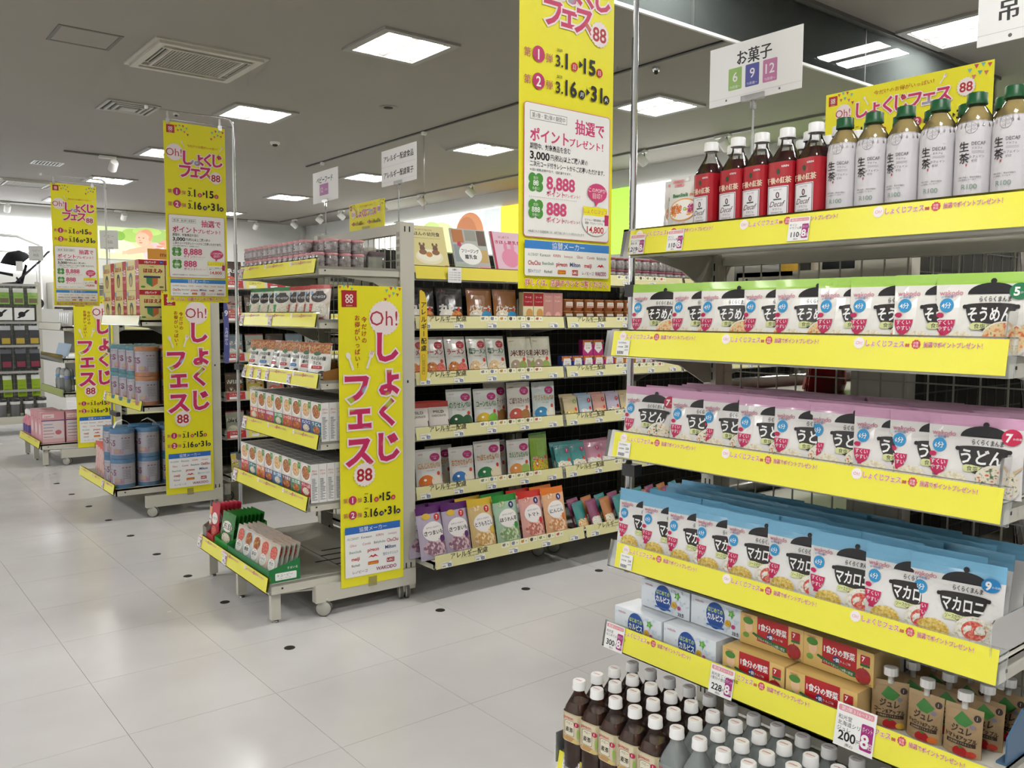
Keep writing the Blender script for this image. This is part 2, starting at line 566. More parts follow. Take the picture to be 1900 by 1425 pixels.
part(t, 'duct_opening', MB().box(-0.2, 0.2, -0.2, 0.2, -0.001, 0.0, DARK))
t = thing('air_grille', 'small slotted ceiling grille on the far left', 'air vent', (2.185, 11.5, HC))
part(t, 'opening', MB().box(-.14, .14, -.12, .12, -0.002, 0, DARK))
m = MB()
for p in ((-.16, .16, -.14, -.12), (-.16, .16, .12, .14), (-.16, -.14, -.12, .12), (.14, .16, -.12, .12)): m.box(*p, -0.008, 0, FIX)
part(t, 'frame', m)
for i in range(8):
    part(t, 'slat', MB().box(-.13+i*.035, -.118+i*.035, -.12, .12, -0.01, -0.002, FIX))
def round_thing(name, label, cat, x, y, r, hh, col):
    t = thing(name, label, cat, (x, y, HC))
    part(t, 'base', MB().lathe([(r, 0), (r, -hh*.4), (r*.85, -hh*.55)], col, n=18, capb=False))
    part(t, 'sensor', MB().lathe([(r*.55, -hh*.5), (r*.5, -hh*.9), (r*.2, -hh)], DARK, n=14, capb=False))
round_thing('smoke_detector', 'round smoke detector on the ceiling between the two light columns', 'smoke detector', 3.75, 8.6, 0.05, 0.045, FIX)
round_thing('ceiling_speaker', 'shallow round ceiling speaker above the allergy sign', 'ceiling speaker', 3.88, 6.55, 0.075, 0.012, CEIL)
round_thing('sprinkler_head', 'small sprinkler head on the ceiling right of the big banner', 'sprinkler', 4.75, 4.3, 0.028, 0.05, CHROME)
round_thing('sprinkler_head', 'small dark sprinkler head beside the square diffuser', 'sprinkler', 2.55, 7.95, 0.025, 0.03, FIX)

# ceiling rails with hooks and wire
RAILM = C('#77756F', 0.5); RAILD = C('#2E2C2A', 0.6)
t = thing('ceiling_rail', 'thin dark hanging rail running along the ceiling', 'ceiling rail', (4.63, 0, HC))
part(t, 'rail', MB().box(-0.012, 0.012, 2.95, 9.72, -0.012, 0, RAILD))
for y in (9.3, 7.154, 5.0): part(t, 'hook', MB().box(-0.02, 0.02, y-0.02, y+0.02, -0.04, -0.012, FIX))
part(t, 'wire', MB().tube([(0, 7.154, -0.04), (0, 7.154, -0.75)], 0.0022, STEEL, 6))

def spot_model():
    hd = MB()
    hd.lathe([(0.0475, -0.02), (0.0475, 0.085), (0.04, 0.1)], FIX, n=18, capb=False)
    hd.lathe([(0.042, -0.018), (0.040, 0.01)], DARK, n=18, capb=False, capt=True)
    ro = math.radians(52)
    M4 = Matrix.Translation((0, 0.0, -0.14)) @ Matrix.Rotation(ro, 4, 'Y')
    hd.v = [tuple(M4 @ Vector(p)) for p in hd.v]
    ar = MB().tube([(0, 0, -0.035), (0, 0, -0.08), (-0.03, 0, -0.12)], 0.009, C('#8C8C88', 0.4), 8)
    ad = MB().box(-0.02, 0.02, -0.14, 0.04, -0.04, -0.012, FIX)
    return Model('track_spotlight', 'spotlight', [('adapter', ad), ('arm', ar), ('lamp_head', hd)])
SPOT = spot_model()
def track(label, x0, y0, x1, y1):
    m = MB()
    if abs(x1-x0) < abs(y1-y0): m.box(x0-.018, x0+.018, y0, y1, -0.02, 0, RAILM)
    else: m.box(x0, x1, y0-.018, y0+.018, -0.02, 0, RAILM)
    obj('lighting_track', m, None, (0, 0, HC), None, label, 'lighting track')
track('long grey lighting track along the right wall', 6.93, 3.0, 6.93, 15.7)
track('short grey lighting track above the far banner', 2.16, 10.5, 3.3, 10.5)
track('grey lighting track along the far wall', 0.5, 15.75, 6.9, 15.75)
for k, y in enumerate((4.2, 5.35, 6.42, 7.9, 9.52, 10.73, 11.83, 13.2, 14.0, 15.03)):
    SPOT.place('white track spotlight, %s from the right along the right wall track' % ORD[k], (6.93, y, HC), PI if k % 2 else PI*0.92, 'white spotlights on ceiling tracks')
for k, x in enumerate((2.4, 4.13, 6.45)):
    SPOT.place('white track spotlight, %s from the left on the far wall track' % ORD[k], (x, 15.75, HC), -PI/2, 'white spotlights on ceiling tracks')
SPOT.place('single white spotlight on the short track above the far banner', (2.654, 10.5, HC), -PI/2, 'white spotlights on ceiling tracks')

# glass smoke curtain below the ceiling
GLS = clear('#C9D6D2', 0.10, 0.01)
t = thing('smoke_curtain', 'frameless glass smoke curtain hanging from the ceiling', 'glass screen', (0, 2.88, 0))
for k, (a, b) in enumerate(((2.3, 3.45), (3.454, 5.05), (5.054, 6.9))):
    part(t, 'glass_pane', MB().box(a, b, -0.003, 0.003, 2.705, HC-0.02, GLS))
part(t, 'bottom_rail', MB().box(2.3, 6.9, -0.008, 0.008, 2.69, 2.705, C('#E6E6E4', 0.35)))
part(t, 'ceiling_channel', MB().box(2.3, 6.9, -0.03, 0.03, HC-0.022, HC, C('#5F5E5A', 0.5)))
for x in (3.452, 5.052): part(t, 'joint', MB().box(x-.003, x+.003, -0.004, 0.004, 2.705, HC-0.02, C('#3D3D3B', 0.5)))

# ------------------------------------------------------------------ lit wall panels
def glow(h, e=COVE): return C(h, 0.6, e=e)
t = thing('lightbox', 'long backlit white panel on the far wall', 'light panel', (0.3, YF-0.002, 2.0))
part(t, 'panel', MB().box(-3.3, 3.3, -0.03, 0, 0, 0.83, glow('#F4F8FF')))
t = thing('photo_lightbox', 'backlit photo of a baby held up outdoors on the far wall', 'photo panel', (3.83, YF-0.002, 2.245))
part(t, 'panel', MB().box(0, 1.17, -0.03, 0, 0, 0.55, glow('#E9F2DA', .5)))
def photo_far():
    p = Print(); g = lambda h: glow(h, 0.42)
    p.rect(0, 0, 1.17, .55, g('#CFE0A8')); p.ell(.2, .3, .2, .2, g('#E9F2DC')); p.ell(.55, .42, .2, .12, g('#A9CC6A')); p.ell(.42, .2, .18, .12, g('#DCE9C0')); p.ell(1.05, .35, .2, .2, g('#9DBE6A')); p.ell(.34, .4, .09, .08, g('#86B44E')); p.ell(.8, .5, .25, .07, g('#B6D67A'))
    sk, sk2 = g('#E9B294'), g('#DB9C7C')
    p.poly([(.86, 0), (1.17, 0), (1.17, .34), (1.08, .38), (.98, .3)], g('#D49A80')); p.ell(.92, .12, .2, .2, g('#E6C0C4')); p.ell(.9, .25, .1, .07, g('#E0B4B8'))
    p.ell(.74, .38, .135, .15, sk, 24); p.ell(.79, .44, .105, .10, sk2, 20); p.ell(.72, .36, .12, .125, g('#EDBB9F'), 24)
    p.ell(.845, .37, .025, .036, sk2); p.ell(.66, .39, .012, .008, g('#5B3A2E')); p.ell(.735, .385, .012, .008, g('#5B3A2E')); p.ell(.675, .34, .014, .012, sk2); p.ell(.685, .30, .03, .008, g('#B85F55'))
    p.poly([(.40, .13), (.46, .08), (.80, .14), (.92, .22), (.88, .28), (.5, .18)], g('#E6B497')); p.ell(.41, .115, .04, .034, g('#E8B89C'), 12); p.ell(.385, .09, .02, .014, g('#E8B89C'), 10)
    for q in (0, 1, 2): p.ell(.97+.04*q, .2+.05*q, .06, .02, g('#C98C72'), 10)
    return p
part(t, 'photo_print', photo_far().mesh(flat_y(0, -0.03, 0)))
# right wall: flat_x mapping looks at -x, u runs to the near side
def flat_xw(x, y0, z0): return lambda a, b, e: (x-e, y0-a, z0+b)
t = thing('photo_lightbox', 'backlit photo of the back of a baby head on the right wall', 'photo panel', (XR-0.002, 11.6, 2.022))
part(t, 'panel', MB().box(-0.03, 0, -1.75, 1.8, 0, 0.81, glow('#F3F7F0', 2.2)))
p = Print(); g = lambda h: glow(h, 0.5)
p.ell(2.0, .3, .55, .42, g('#D8E8A8')); p.ell(1.75, .55, .3, .2, g('#C6DE8E'))
p.ell(2.8, .48, .36, .32, g('#C98B62'), 24); p.ell(2.72, .36, .3, .38, g('#B97A55'), 24); p.ell(3.0, .2, .25, .3, g('#D69B78'), 24); p.rect(3.15, 0, .4, .8, g('#D9E2E2'))
part(t, 'photo_print', p.mesh(flat_xw(-0.03, 1.8, 0)))
for nm, a, b, hx, e in (('yellow', 8.9, 9.84, '#F5C63A', 1.1), ('lime green', 7.32, 8.88, '#9AD04A', 0.9), ('white', 5.6, 7.3, '#F2F4F2', 2.0), ('pale green', 3.0, 5.58, '#BFE08A', 0.9)):
    obj('lightbox', MB().box(-0.03, 0, a, b, 0, 0.81, glow(hx, e)), None, (XR-0.002, 0, 2.022), None, 'backlit %s panel on the right wall' % nm, 'light panel', 'lit panels of the right wall')
obj('wall_ledge', MB().box(XR-0.22, XR-0.002, 2.0, 15.9, 1.93, 2.02, C('#B4B3AC', 0.5)), None, None, None, 'long grey ledge under the lit panels of the right wall', 'ledge')
# ================================================================== FIXTURE BUILDERS
def caster_model():
    w = MB()
    for sy in (-1, 1):
        prof = [(0.012, 0.006), (0.030, 0.006), (0.032, 0.010), (0.032, 0.020), (0.030, 0.024), (0.0, 0.024)]
        m2 = MB().lathe(prof, C('#B9B8AE', 0.5), n=18, capb=True, capt=False)
        tyre = MB().lathe([(0.0315, 0.008), (0.0345, 0.010), (0.0345, 0.020), (0.0315, 0.022)], C('#55544F', 0.7), n=18, capb=False, capt=False)
        for q in (m2, tyre):
            w.add([(x, sy*z, y+0.0345) for x, y, z in q.v], q.f, q.mats[0], True)
    f = MB().box(-0.012, 0.012, -0.005, 0.005, 0.03, 0.072, C('#D2D0C8', 0.4))
    f.box(-0.022, 0.022, -0.022, 0.022, 0.07, 0.076, C('#D2D0C8', 0.4))
    return w.mesh('wheel'), f.mesh('fork')
CW, CFK = caster_model()
def caster(p, x, y, rz=0.4):
    w = part(p, 'caster', CW, (x, y, 0), rz); part(w, 'fork', CFK)
_wire = {}
def wire_panel(y0, y1, z0, z1, x=0.0, s=0.055, r=0.0016, mat=None, along='y'):
    m = MB(); mat = mat or CREAMD
    n = max(1, round((y1-y0)/s)); k = max(1, round((z1-z0)/s))
    def bx(a0, a1, b0, b1, c0, c1):
        if along == 'y': m.box(a0, a1, b0, b1, c0, c1, mat)
        else: m.box(b0, b1, a0, a1, c0, c1, mat)
    for i in range(n+1):
        y = y0+(y1-y0)*i/n; bx(x-r, x+r, y-r, y+r, z0, z1)
    for i in range(k+1):
        z = z0+(z1-z0)*i/k; bx(x-r-0.002, x+r-0.002, y0, y1, z-r, z+r)
    return m
def post_mesh(h, sx=0.035, y0=0.0, y1=0.04, slots=True, z0=0.04):
    m = MB().box(-sx, sx, y0, y1, z0, h, CREAM)
    if slots:
        for z in (h-0.03, z0+0.11, z0+0.045):
            for x in (-0.012, 0.012):
                m.box(x-0.003, x+0.003, y0-0.0006, y0+0.001, z-0.012, z+0.012, SLOT)
        m.box(-0.004, 0.004, y0-0.0006, y0+0.001, h*0.58, h*0.58+0.012, SLOT)
        z = z0+0.2
        while z < h-0.05:      # slots for the brackets on the front face
            m.box(-sx-0.0006, -sx+0.001, y0+0.010, y0+0.014, z, z+0.02, SLOT)
            m.box(-sx-0.0006, -sx+0.001, y0+0.024, y0+0.028, z, z+0.02, SLOT)
            z += 0.032
    return m
BR = C('#C6C3B6', 0.45)
def bracket_mesh(d, drop=0.09):
    """shelf bracket in the x-z plane, tapering to the front"""
    m = MB()
    pts = [(-0.035, -0.02), (-0.035, -drop-0.02), (-0.06, -drop-0.02), (-0.16, -drop*0.55-0.012), (-d+0.03, -0.03), (-d+0.03, -0.02)]
    m.prism(pts, 'y', -0.002, 0.002, BR)
    return m
def promo_cell(p, x, y, k=1.0):
    """'Oh! festival' lettering of a price strip"""
    p.star(x+0.013*k, y, 0.011*k, C('#FBF3F2', 0.5), 14, 0.9); p.t('Oh!', x+0.013*k, y, 0.0085*k, PNK)
    p.t('しょくじフェス', x+0.026*k, y, 0.0125*k, C('#D85A86', .45), w=0.072*k, al='l', b=0.01, ol=C('#FBF0F2', .5), olw=0.05)
    p.t('88', x+0.1*k, y-0.002*k, 0.008*k, MAG, al='l', b=0.02)
    p.star(x+0.119*k, y, 0.0085*k, C('#D9485A', .45), 10, 0.85); p.t('対象', x+0.119*k, y+0.0022*k, 0.005*k, WHT); p.t('商品', x+0.119*k, y-0.0028*k, 0.005*k, WHT)
    p.t('抽選でポイントプレゼント！', x+0.132*k, y, 0.0105*k, C('#D05A84', .45), w=0.098*k, al='l', b=0.01, ol=C('#FBE9C8', .5), olw=0.04)
    return p
def promo_print(n=3, L=0.9, h=0.062, cells=None):
    p = Print()
    p.rect(0.012, 0.0, L-0.012, h-0.004, YELP)
    for i in range(n):
        promo_cell(p, 0.03+i*(L/n), h-0.015)
    return p
def strip_map(front, zb, h, L=0.9):
    return lambda a, b, e: (front+0.011*b/h-e, L-a, zb+b)
def price_print(price, big=False, lines=('ベビーフード', 'パウチ各種'), point=True, w=0.05, h=0.05):
    p = Print()
    p.rect(0, 0, w, h, WHT)
    if point:
        p.rect(w*.04, h*.82, w*.9, h*.14, C('#E59AA6', .5), .002); p.t('第2弾 3.16～3.31', w*.5, h*.89, h*.11, WHT)
    for i, l in enumerate(lines):
        p.t(l, w*.06, h*(.68-.13*i), h*.12, BLK, al='l')
    p.t(price, w*(.55 if point else .72), h*.27, h*.3, BLK, al='r', b=.02); p.t('円', w*(.57 if point else .74), h*.23, h*.12, BLK, al='l')
    p.t('(税込)', w*.4, h*.08, h*.08, BLK)
    if point:
        p.rect(w*.66, h*.1, w*.3, h*.6, C('#A8287E', .45), .002); p.t('ポイント', w*.81, h*.58, h*.14, WHT, w=w*.25); p.t('8', w*.77, h*.32, h*.42, WHT, b=.03); p.t('倍', w*.895, h*.24, h*.16, WHT)
    return p
def plain_card(w=0.045, h=0.04):
    p = Print(); p.rect(0, 0, w, h, WHT)
    p.t('乳幼児用食品', w*.1, h*.82, h*.12, BLK, al='l'); p.t('230', w*.9, h*.58, h*.2, BLK, al='r', b=.02); p.t('248円', w*.92, h*.36, h*.14, BLK, al='r')
    p.t('本体価格', w*.1, h*.55, h*.12, BLK, al='l')
    for i in range(10): p.rect(w*(.1+.05*i), h*.08, w*(.02 if i % 3 else .035), h*.2, BLK)
    return p
PROMO = promo_print()
CARDS = {'1,219': price_print('1,219', lines=('ビーンスターク', '葉酸+鉄')), '110': price_print('110', lines=('キリン', 'デカフェ飲料各種')),
         '300': price_print('300', lines=('和光堂', 'はじめてのカルピス')), '228': price_print('228', lines=('和光堂 ごくごく野菜', '1食分の野菜+鉄')),
         '200': price_print('200', lines=('和光堂', '北海道シリーズ', 'ジュレ')), '185': price_print('185', lines=('キユーピー', 'ベビーフード')), '145': price_print('145', lines=('キユーピー', 'すまいる')),
         'plain': plain_card()}
def shelf(p, zt, front, L=0.9, cards=(), label=None, plate_front=None, bracket=True, back=-0.035, h=0.062, promo=True, dark=False, cells=3, strip=None):
    """one shelf of an end display: zt = top edge of its price strip; shelf surface 0.03 below"""
    zs = zt-0.03
    m = MB()
    fx = front+0.018
    m.box(fx, back, 0.004, L-0.004, zs-0.012, zs, CREAM)
    for y in (0.004, L-0.008): m.box(fx, back, y, y+0.004, zs-0.036, zs, CREAM)
    for y in (0.0035, L-0.0035):
        m.box(fx+0.03, fx+0.036, y-0.0006, y+0.0006, zs-0.022, zs-0.016, SLOT)
    m.box(fx, fx+0.006, 0.004, L-0.004, zs-0.036, zs, CREAM)
    m.box(fx+0.1, fx+0.13, 0.01, L-0.01, zs-0.03, zs-0.012, CREAM)
    s = part(p, 'shelf', m)
    if bracket:
        b = bracket_mesh(-fx)
        for y in (0.02, L-0.02):
            part(s, 'bracket', b, (0, y, zs))
    r = MB(); ex = .003 if strip else .012
    # clear holder, a little longer than the paper strip
    zb = zt-h+0.002
    th = 0.003
    r.add([(front-0.001, -ex, zb-0.003), (front-0.001, L+ex, zb-0.003), (front+0.0115, L+ex, zt+0.003), (front+0.0115, -ex, zt+0.003),
           (front+0.004, -ex, zb-0.003), (front+0.004, L+ex, zb-0.003), (front+0.018, L+ex, zt), (front+0.018, -ex, zt)],
          [(4, 5, 6, 7), (0, 1, 5, 4), (3, 7, 6, 2), (0, 4, 7, 3), (1, 2, 6, 5)], CLR2)
    part(s, 'price_rail', r)
    st = MB()
    st.add([(front, 0.0, zb), (front, L-0.012, zb), (front+0.0105, L-0.012, zt-0.001), (front+0.0105, 0.0, zt-0.001)], [(0, 1, 2, 3)], strip[0] if strip else YELP)
    if strip:
        if strip[1]: strip[1].onto(st, strip_map(front, zb, h, L))
    elif promo:
        PROMO.onto(st, strip_map(front, zb, h, L))
    part(s, 'promo_strip', st)
    for nm, u, v, k in cards:
        cm = MB()
        mp = strip_map(front, zb, h, L)
        CARDS[nm].onto(cm, lambda a, b, e: mp(u+a*k, v+b*k, e+0.0022))
        part(s, 'price_card', cm)
    return zs
def endcap(label, fr, H, shelves, base_front, deck=0.2, base_cards=(), mesh_to=None, legs=True, base_h=0.062, slot_deck=False, group='rolling end displays'):
    t = thing('end_display', label, 'shelf unit', (fr.x, fr.y, 0), fr.ang, group)
    part(t, 'post', post_mesh(H)); part(t, 'post', post_mesh(H, y0=0.86, y1=0.9))
    part(t, 'top_beam', MB().box(-0.02, 0.02, 0.04, 0.86, H-0.05, H-0.004, CREAM))
    part(t, 'middle_beam', MB().box(-0.012, 0.02, 0.04, 0.86, H*0.52, H*0.52+0.04, CREAM))
    part(t, 'mesh_panel', wire_panel(0.04, 0.86, 0.24, H-0.05, 0.0))
    for y in (-0.012, 0.872):
        part(t, 'base_beam', MB().box(-0.452, 0.03, y, y+0.04, 0.063, 0.138, CREAM))
    for x in (-0.405, -0.02):
        for y in (0.012, 0.888): caster(t, x, y, -0.6 if x < -0.2 else 1.3)
    zt = deck+0.03
    d = MB()
    fx = base_front+0.018
    d.box(fx, -0.036, 0.004, 0.896, deck-0.012, deck, C('#A9A69B', 0.4, n=.04, ns=8))
    for y in (0.004, 0.890): d.box(fx, -0.036, y, y+0.006, deck-0.045, deck+0.001, CREAM)
    d.box(fx, fx+0.008, 0.004, 0.896, deck-0.045, deck+0.001, CREAM)
    d.box(fx+0.05, fx+0.058, 0.0035, 0.004, deck-0.028, deck-0.02, SLOT)
    for k in range(4):
        d.prism([(fx+0.04, deck-0.046), (fx+0.3, deck-0.06), (fx+0.3, deck-0.07), (fx+0.02, deck-0.05)], 'y', 0.02+k*0.28, 0.026+k*0.28, CREAM) if legs else None
    if slot_deck:
        for a, b, c in ((0.12, -0.30, -0.10), (0.20, -0.36, -0.08), (0.28, -0.30, -0.12), (0.36, -0.26, -0.16), (0.62, -0.4, -0.3)):
            d.box(b, c, a-0.007, a+0.007, deck, deck+0.0006, SLOT)
        d.box(-0.3, -0.297, 0.02, 0.88, deck, deck+0.0006, SLOT)
    dk = part(t, 'base_deck', d)
    r = MB(); h = base_h; zb = zt-h+0.002
    st = MB(); f2 = base_front
    st.add([(f2, 0.0, zb), (f2, 0.888, zb), (f2+0.0105, 0.888, zt-0.001), (f2+0.0105, 0.0, zt-0.001)], [(0, 1, 2, 3)], YELP)
    PROMO.onto(st, strip_map(f2, zb, h))
    part(dk, 'promo_strip', st)
    r.add([(f2-0.001, -0.012, zb-0.003), (f2-0.001, 0.912, zb-0.003), (f2+0.004, 0.912, zb-0.003), (f2+0.004, -0.012, zb-0.003), (f2+0.017, -0.012, zt+0.001), (f2+0.017, 0.912, zt+0.001)], [(0, 1, 2, 3), (3, 2, 5, 4)], CLR2)
    part(dk, 'price_rail', r)
    mp = strip_map(f2, zb, h)
    for nm, u, v, k in base_cards:
        cm = MB(); CARDS[nm].onto(cm, lambda a, b, e: mp(u+a*k, v+b*k, e+0.0022)); part(dk, 'price_card', cm)
    if legs:
        for y in (0.04, 0.44, 0.84):
            lg = part(t, 'leg', MB().box(fx+0.02, fx+0.06, y, y+0.025, 0.012, deck-0.045, CREAM))
            part(lg, 'foot', MB().lathe([(0.014, 0), (0.014, 0.006), (0.005, 0.008), (0.005, 0.014)], STEEL, n=12, cx=fx+0.04, cy=y+0.012))
    out = []
    for sh in shelves:
        out.append(shelf(t, *sh[:2], **(sh[2] if len(sh) > 2 else {})))
    return t, out
def rod_sign(name, label, loc, pr, w, h, rod, cat='sign', ang=0.0, body=WHT, group='card signs on clear rods', rodoff=0.0):
    """card sign in a clear clip on a rod, looking at -x; loc = middle of its lower edge, rod length below"""
    t = thing(name, label, cat, (loc[0], loc[1], loc[2]-rod), ang, group)
    c = MB().box(-0.0012, 0.0012, -w/2, w/2, rod, rod+h, body)
    cd = part(t, 'card', c)
    part(cd, 'printed_text', pr.mesh(lambda a, b, e: (-0.0012-e, w/2-a, rod+b)))
    part(t, 'clip', MB().box(-0.006, 0.006, rodoff-0.035, rodoff+0.035, rod-0.004, rod+0.012, clear('#FFFFFF', .25, .1)).box(-0.005, 0.005, rodoff-0.006, rodoff+0.006, rod-0.025, rod-0.004, clear('#FFFFFF', .25, .1)))
    part(t, 'rod', MB().tube([(0, rodoff, 0), (0, rodoff, rod)], 0.003, clear('#E8ECEC', .5, .1), 8))
    part(t, 'base_clip', MB().box(-0.014, 0.014, rodoff-0.02, rodoff+0.02, 0, 0.006, clear('#E8ECEC', .5, .1)))
    return t

def bay(label, x0, y_back, L, shelves, base, H=1.66, deck=0.27, back=None, mesh=True, face=1, group='shelf bays of the allergy aisle', strip=None, cards=(), legs_=True):
    """one bay of a long shelf run: face 1 looks at -y, face -1 at +y; shelves = [(strip top, depth)]"""
    if face == 1: loc, ang = (x0+L, y_back, 0), PI/2
    else: loc, ang = (x0, y_back, 0), -PI/2
    t = thing('shelf_bay', label, 'shelf unit', loc, ang, group)
    pm = post_mesh(H, slots=False)
    part(t, 'post', pm); part(t, 'post', pm, (0, L-0.04, 0))
    if back: part(t, 'back_panel', MB().box(0.03, 0.036, 0.002, L-0.002, 0.16, H, back))  # added dark sheet: the shade behind the stock is put into its colour
    if mesh: part(t, 'mesh_panel', wire_panel(0.04, L-0.04, 0.2, H, 0.0, s=0.06, mat=C('#57564F', .5) if back else CREAMD))
    for y in (0.0, L-0.04): part(t, 'base_beam', MB().box(-0.38, 0.03, y, y+0.04, 0.063, 0.138, CREAM))
    for y in (0.05, L-0.05): caster(t, -0.30, y, 0.9); 
    d = MB(); fx = base+0.018
    d.box(fx, -0.036, 0.003, L-0.003, deck-0.012, deck, CREAM)
    for y in (0.003, L-0.007): d.box(fx, -0.036, y, y+0.004, deck-0.034, deck, CREAM)
    d.box(fx, fx+0.006, 0.003, L-0.003, deck-0.03, deck, CREAM)
    dk = part(t, 'base_deck', d)
    st = MB(); zt = deck+0.03; zb = zt-0.06
    st.add([(base, 0.002, zb), (base, L-0.002, zb), (base+0.0105, L-0.002, zt), (base+0.0105, 0.002, zt)], [(0, 1, 2, 3)], strip[0] if strip else CREAM)
    if strip and strip[1]: strip[1].onto(st, strip_map(base, zb, 0.062, L))
    part(dk, 'label_strip', st)
    for sh in shelves:
        kw = dict(L=L, strip=sh[2] if len(sh) > 2 else (strip or (CREAM, None)), h=0.06)
        shelf(t, sh[0], -sh[1], **kw)
    return t
# ================================================================== FESTIVAL PRINTS
LOGO_ROWS = [[('ALOBABY', '#8AA08C'), ('Kaneson', '#4B5A6A'), ('KIRIN', '#C8323A'), ('kewpie', '#C98A90')],
             [('Glico', '#C8323A'), ('Combi', '#C0504C'), ('Babybuba', '#4B6A7A'), ('ChuChu', '#C43A4A')],
             [('BeanStalk', '#2E8A62'), ('pigeon', '#C8283C'), ('Milton', '#23408C')],
             [('meiji', '#C8202C'), ('M', '#C8202C'), ('雪印メグミルク', '#7A86A8')],
             [('Richell', '#2A2A2A'), ('Lipton', '#F0D040'), ('LEC', '#FFFFFF')],
             [('レノビーゴ', '#8A2040'), ('WAKODO', '#A83A68')]]
def logo_block(p, x, y, w, h, rows=LOGO_ROWS, ks=None):
    """maker names in rows inside a white box whose top-left is (x, y)"""
    n = len(rows)
    for i, r in enumerate(rows):
        yy = y-h*(i+0.5)/n
        cw = w/len(r)
        for j, (s, c) in enumerate(r):
            xx = x+cw*(j+0.5)
            big = s in ('pigeon', 'meiji', 'Milton', 'WAKODO', 'ChuChu')
            hh = h/n*(0.72 if big else 0.5)
            col = C(c, .45)
            if s == 'Lipton':
                p.rect(xx-cw*.3, yy-hh*.5, cw*.6, hh, C('#D8702A', .45), hh*.2)
                p.t(s, xx, yy, hh*.7, col, w=cw*.45)
            elif s == 'LEC':
                p.rect(xx-cw*.22, yy-hh*.65, cw*.44, hh*1.3, C('#B8282E', .45)); p.t(s, xx, yy, hh*.9, col, w=cw*.36, b=.03)
            elif s == 'M':
                p.poly([(xx-cw*.3, yy-hh*.4), (xx-cw*.1, yy+hh*.4), (xx-cw*.02, yy), (xx+cw*.1, yy+hh*.5), (xx+cw*.3, yy-hh*.4), (xx+cw*.12, yy-hh*.1), (xx, yy-hh*.4), (xx-cw*.12, yy-hh*.1)], col)
            else:
                gw = glyphs(s)[3]-glyphs(s)[2]
                p.t(s, xx, yy, hh, col, w=min(cw*.88, gw*hh), b=.02 if big else 0)
    return p
def bunting(p, x, y, k, flip=1):
    cols = ['#D0604E', '#7CBFB2', '#C0505E', '#78B8B0', '#CF7A5A', '#6FB4AE', '#D9808A', '#C8505A']
    for i, (a, b) in enumerate(((.0, .0), (.14, .03), (.28, .02), (.42, -.05), (.07, -.16), (.2, -.13), (.33, -.2), (.46, -.3))):
        cx, cy = x+flip*a*k, y+b*k
        p.poly([(cx-.05*k, cy+.04*k), (cx+.05*k, cy+.03*k), (cx, cy-.06*k)], C(cols[i], .5))
def logo88(p, x, y, s):
    p.rect(x, y-s, s, s, C('#B5242E', .45))
    for i in (-1, 1):
        for j in (-1, 1):
            p.ell(x+s*.5+i*s*.13, y-s*.5+j*s*.13, s*.125, s*.135, WHT, 12); p.ell(x+s*.5+i*s*.13, y-s*.5+j*s*.13, s*.065, s*.075, C('#B5242E', .45), 10)
    p.t('akachan', x+s*.5, y-s*.9, s*.13, WHT)
def spoon(p, x, y, l, rot, fork=False):
    c, s = math.cos(rot), math.sin(rot)
    def q(pts): return [(x+a*c-b*s, y+a*s+b*c) for a, b in pts]
    w = C('#F4EDE4', .5)
    p.poly(q([(-l*.07, -l*.5), (l*.07, -l*.5), (l*.05, l*.2), (-l*.05, l*.2)]), w)
    if fork:
        p.poly(q([(-l*.13, l*.15), (l*.13, l*.15), (l*.15, l*.5), (-l*.15, l*.5)]), w)
        for k in (-.06, .0, .06): p.poly(q([(l*(k-.012), l*.3), (l*(k+.012), l*.3), (l*(k+.012), l*.5), (l*(k-.012), l*.5)]), C('#D9707A', .5))
    else:
        ex = [(l*.14*math.cos(2*PI*i/14), l*.32+l*.19*math.sin(2*PI*i/14)) for i in range(14)]
        p.poly(q(ex), w)
def date_line(p, x, y, w, n, a, b, d1, d2, hc=RED, d2c=None):
    """'(1) 3.1 > 15' row, w = width of the banner"""
    p.t('第', x+w*.075, y, w*.075, C('#C05A6E', .45)); p.ell(x+w*.185, y, w*.062, w*.062, C('#C22E68', .45)); p.t(n, x+w*.185, y, w*.105, WHT, b=.02); p.t('弾', x+w*.295, y-w*.01, w*.075, C('#C05A6E', .45))
    s = 0.0
    p.t('2020', x+w*.37, y+w*.07, w*.03, BLK, al='l')
    p.t('3.', x+w*.36, y-w*.012, w*.12, BLK, al='l', b=.015); 
    wa = w*(.055 if len(a) == 1 else .135)
    p.t(a, x+w*.462, y, w*.165, BLK, w=wa*.9 if len(a) > 1 else None, al='l', b=.025)
    x2 = x+w*.468+wa
    p.ell(x2+w*.035, y-w*.03, w*.035, w*.035, hc); p.t(d1, x2+w*.035, y-w*.03, w*.042, WHT)
    p.poly([(x2+w*.085, y-w*.03), (x2+w*.085, y+w*.03), (x2+w*.125, y)], BLK)
    p.t(b, x2+w*.135, y, w*.165, BLK, w=w*.13, al='l', b=.025)
    p.ell(x2+w*.31, y-w*.03, w*.035, w*.035, d2c or hc); p.t(d2, x2+w*.31, y-w*.03, w*.042, WHT)
def clover(p, x, y, r, s):
    g = C('#4E9A3E', .45)
    for a, b in ((-1, 1), (1, 1), (-1, -1), (1, -1)): p.ell(x+a*r*.45, y+b*r*.42, r*.55, r*.55, g, 12)
    p.t('合計', x, y+r*.45, r*.35, WHT); p.t(s, x, y-r*.05, r*.75, WHT, b=.02); p.t('名様に!', x, y-r*.6, r*.3, WHT)
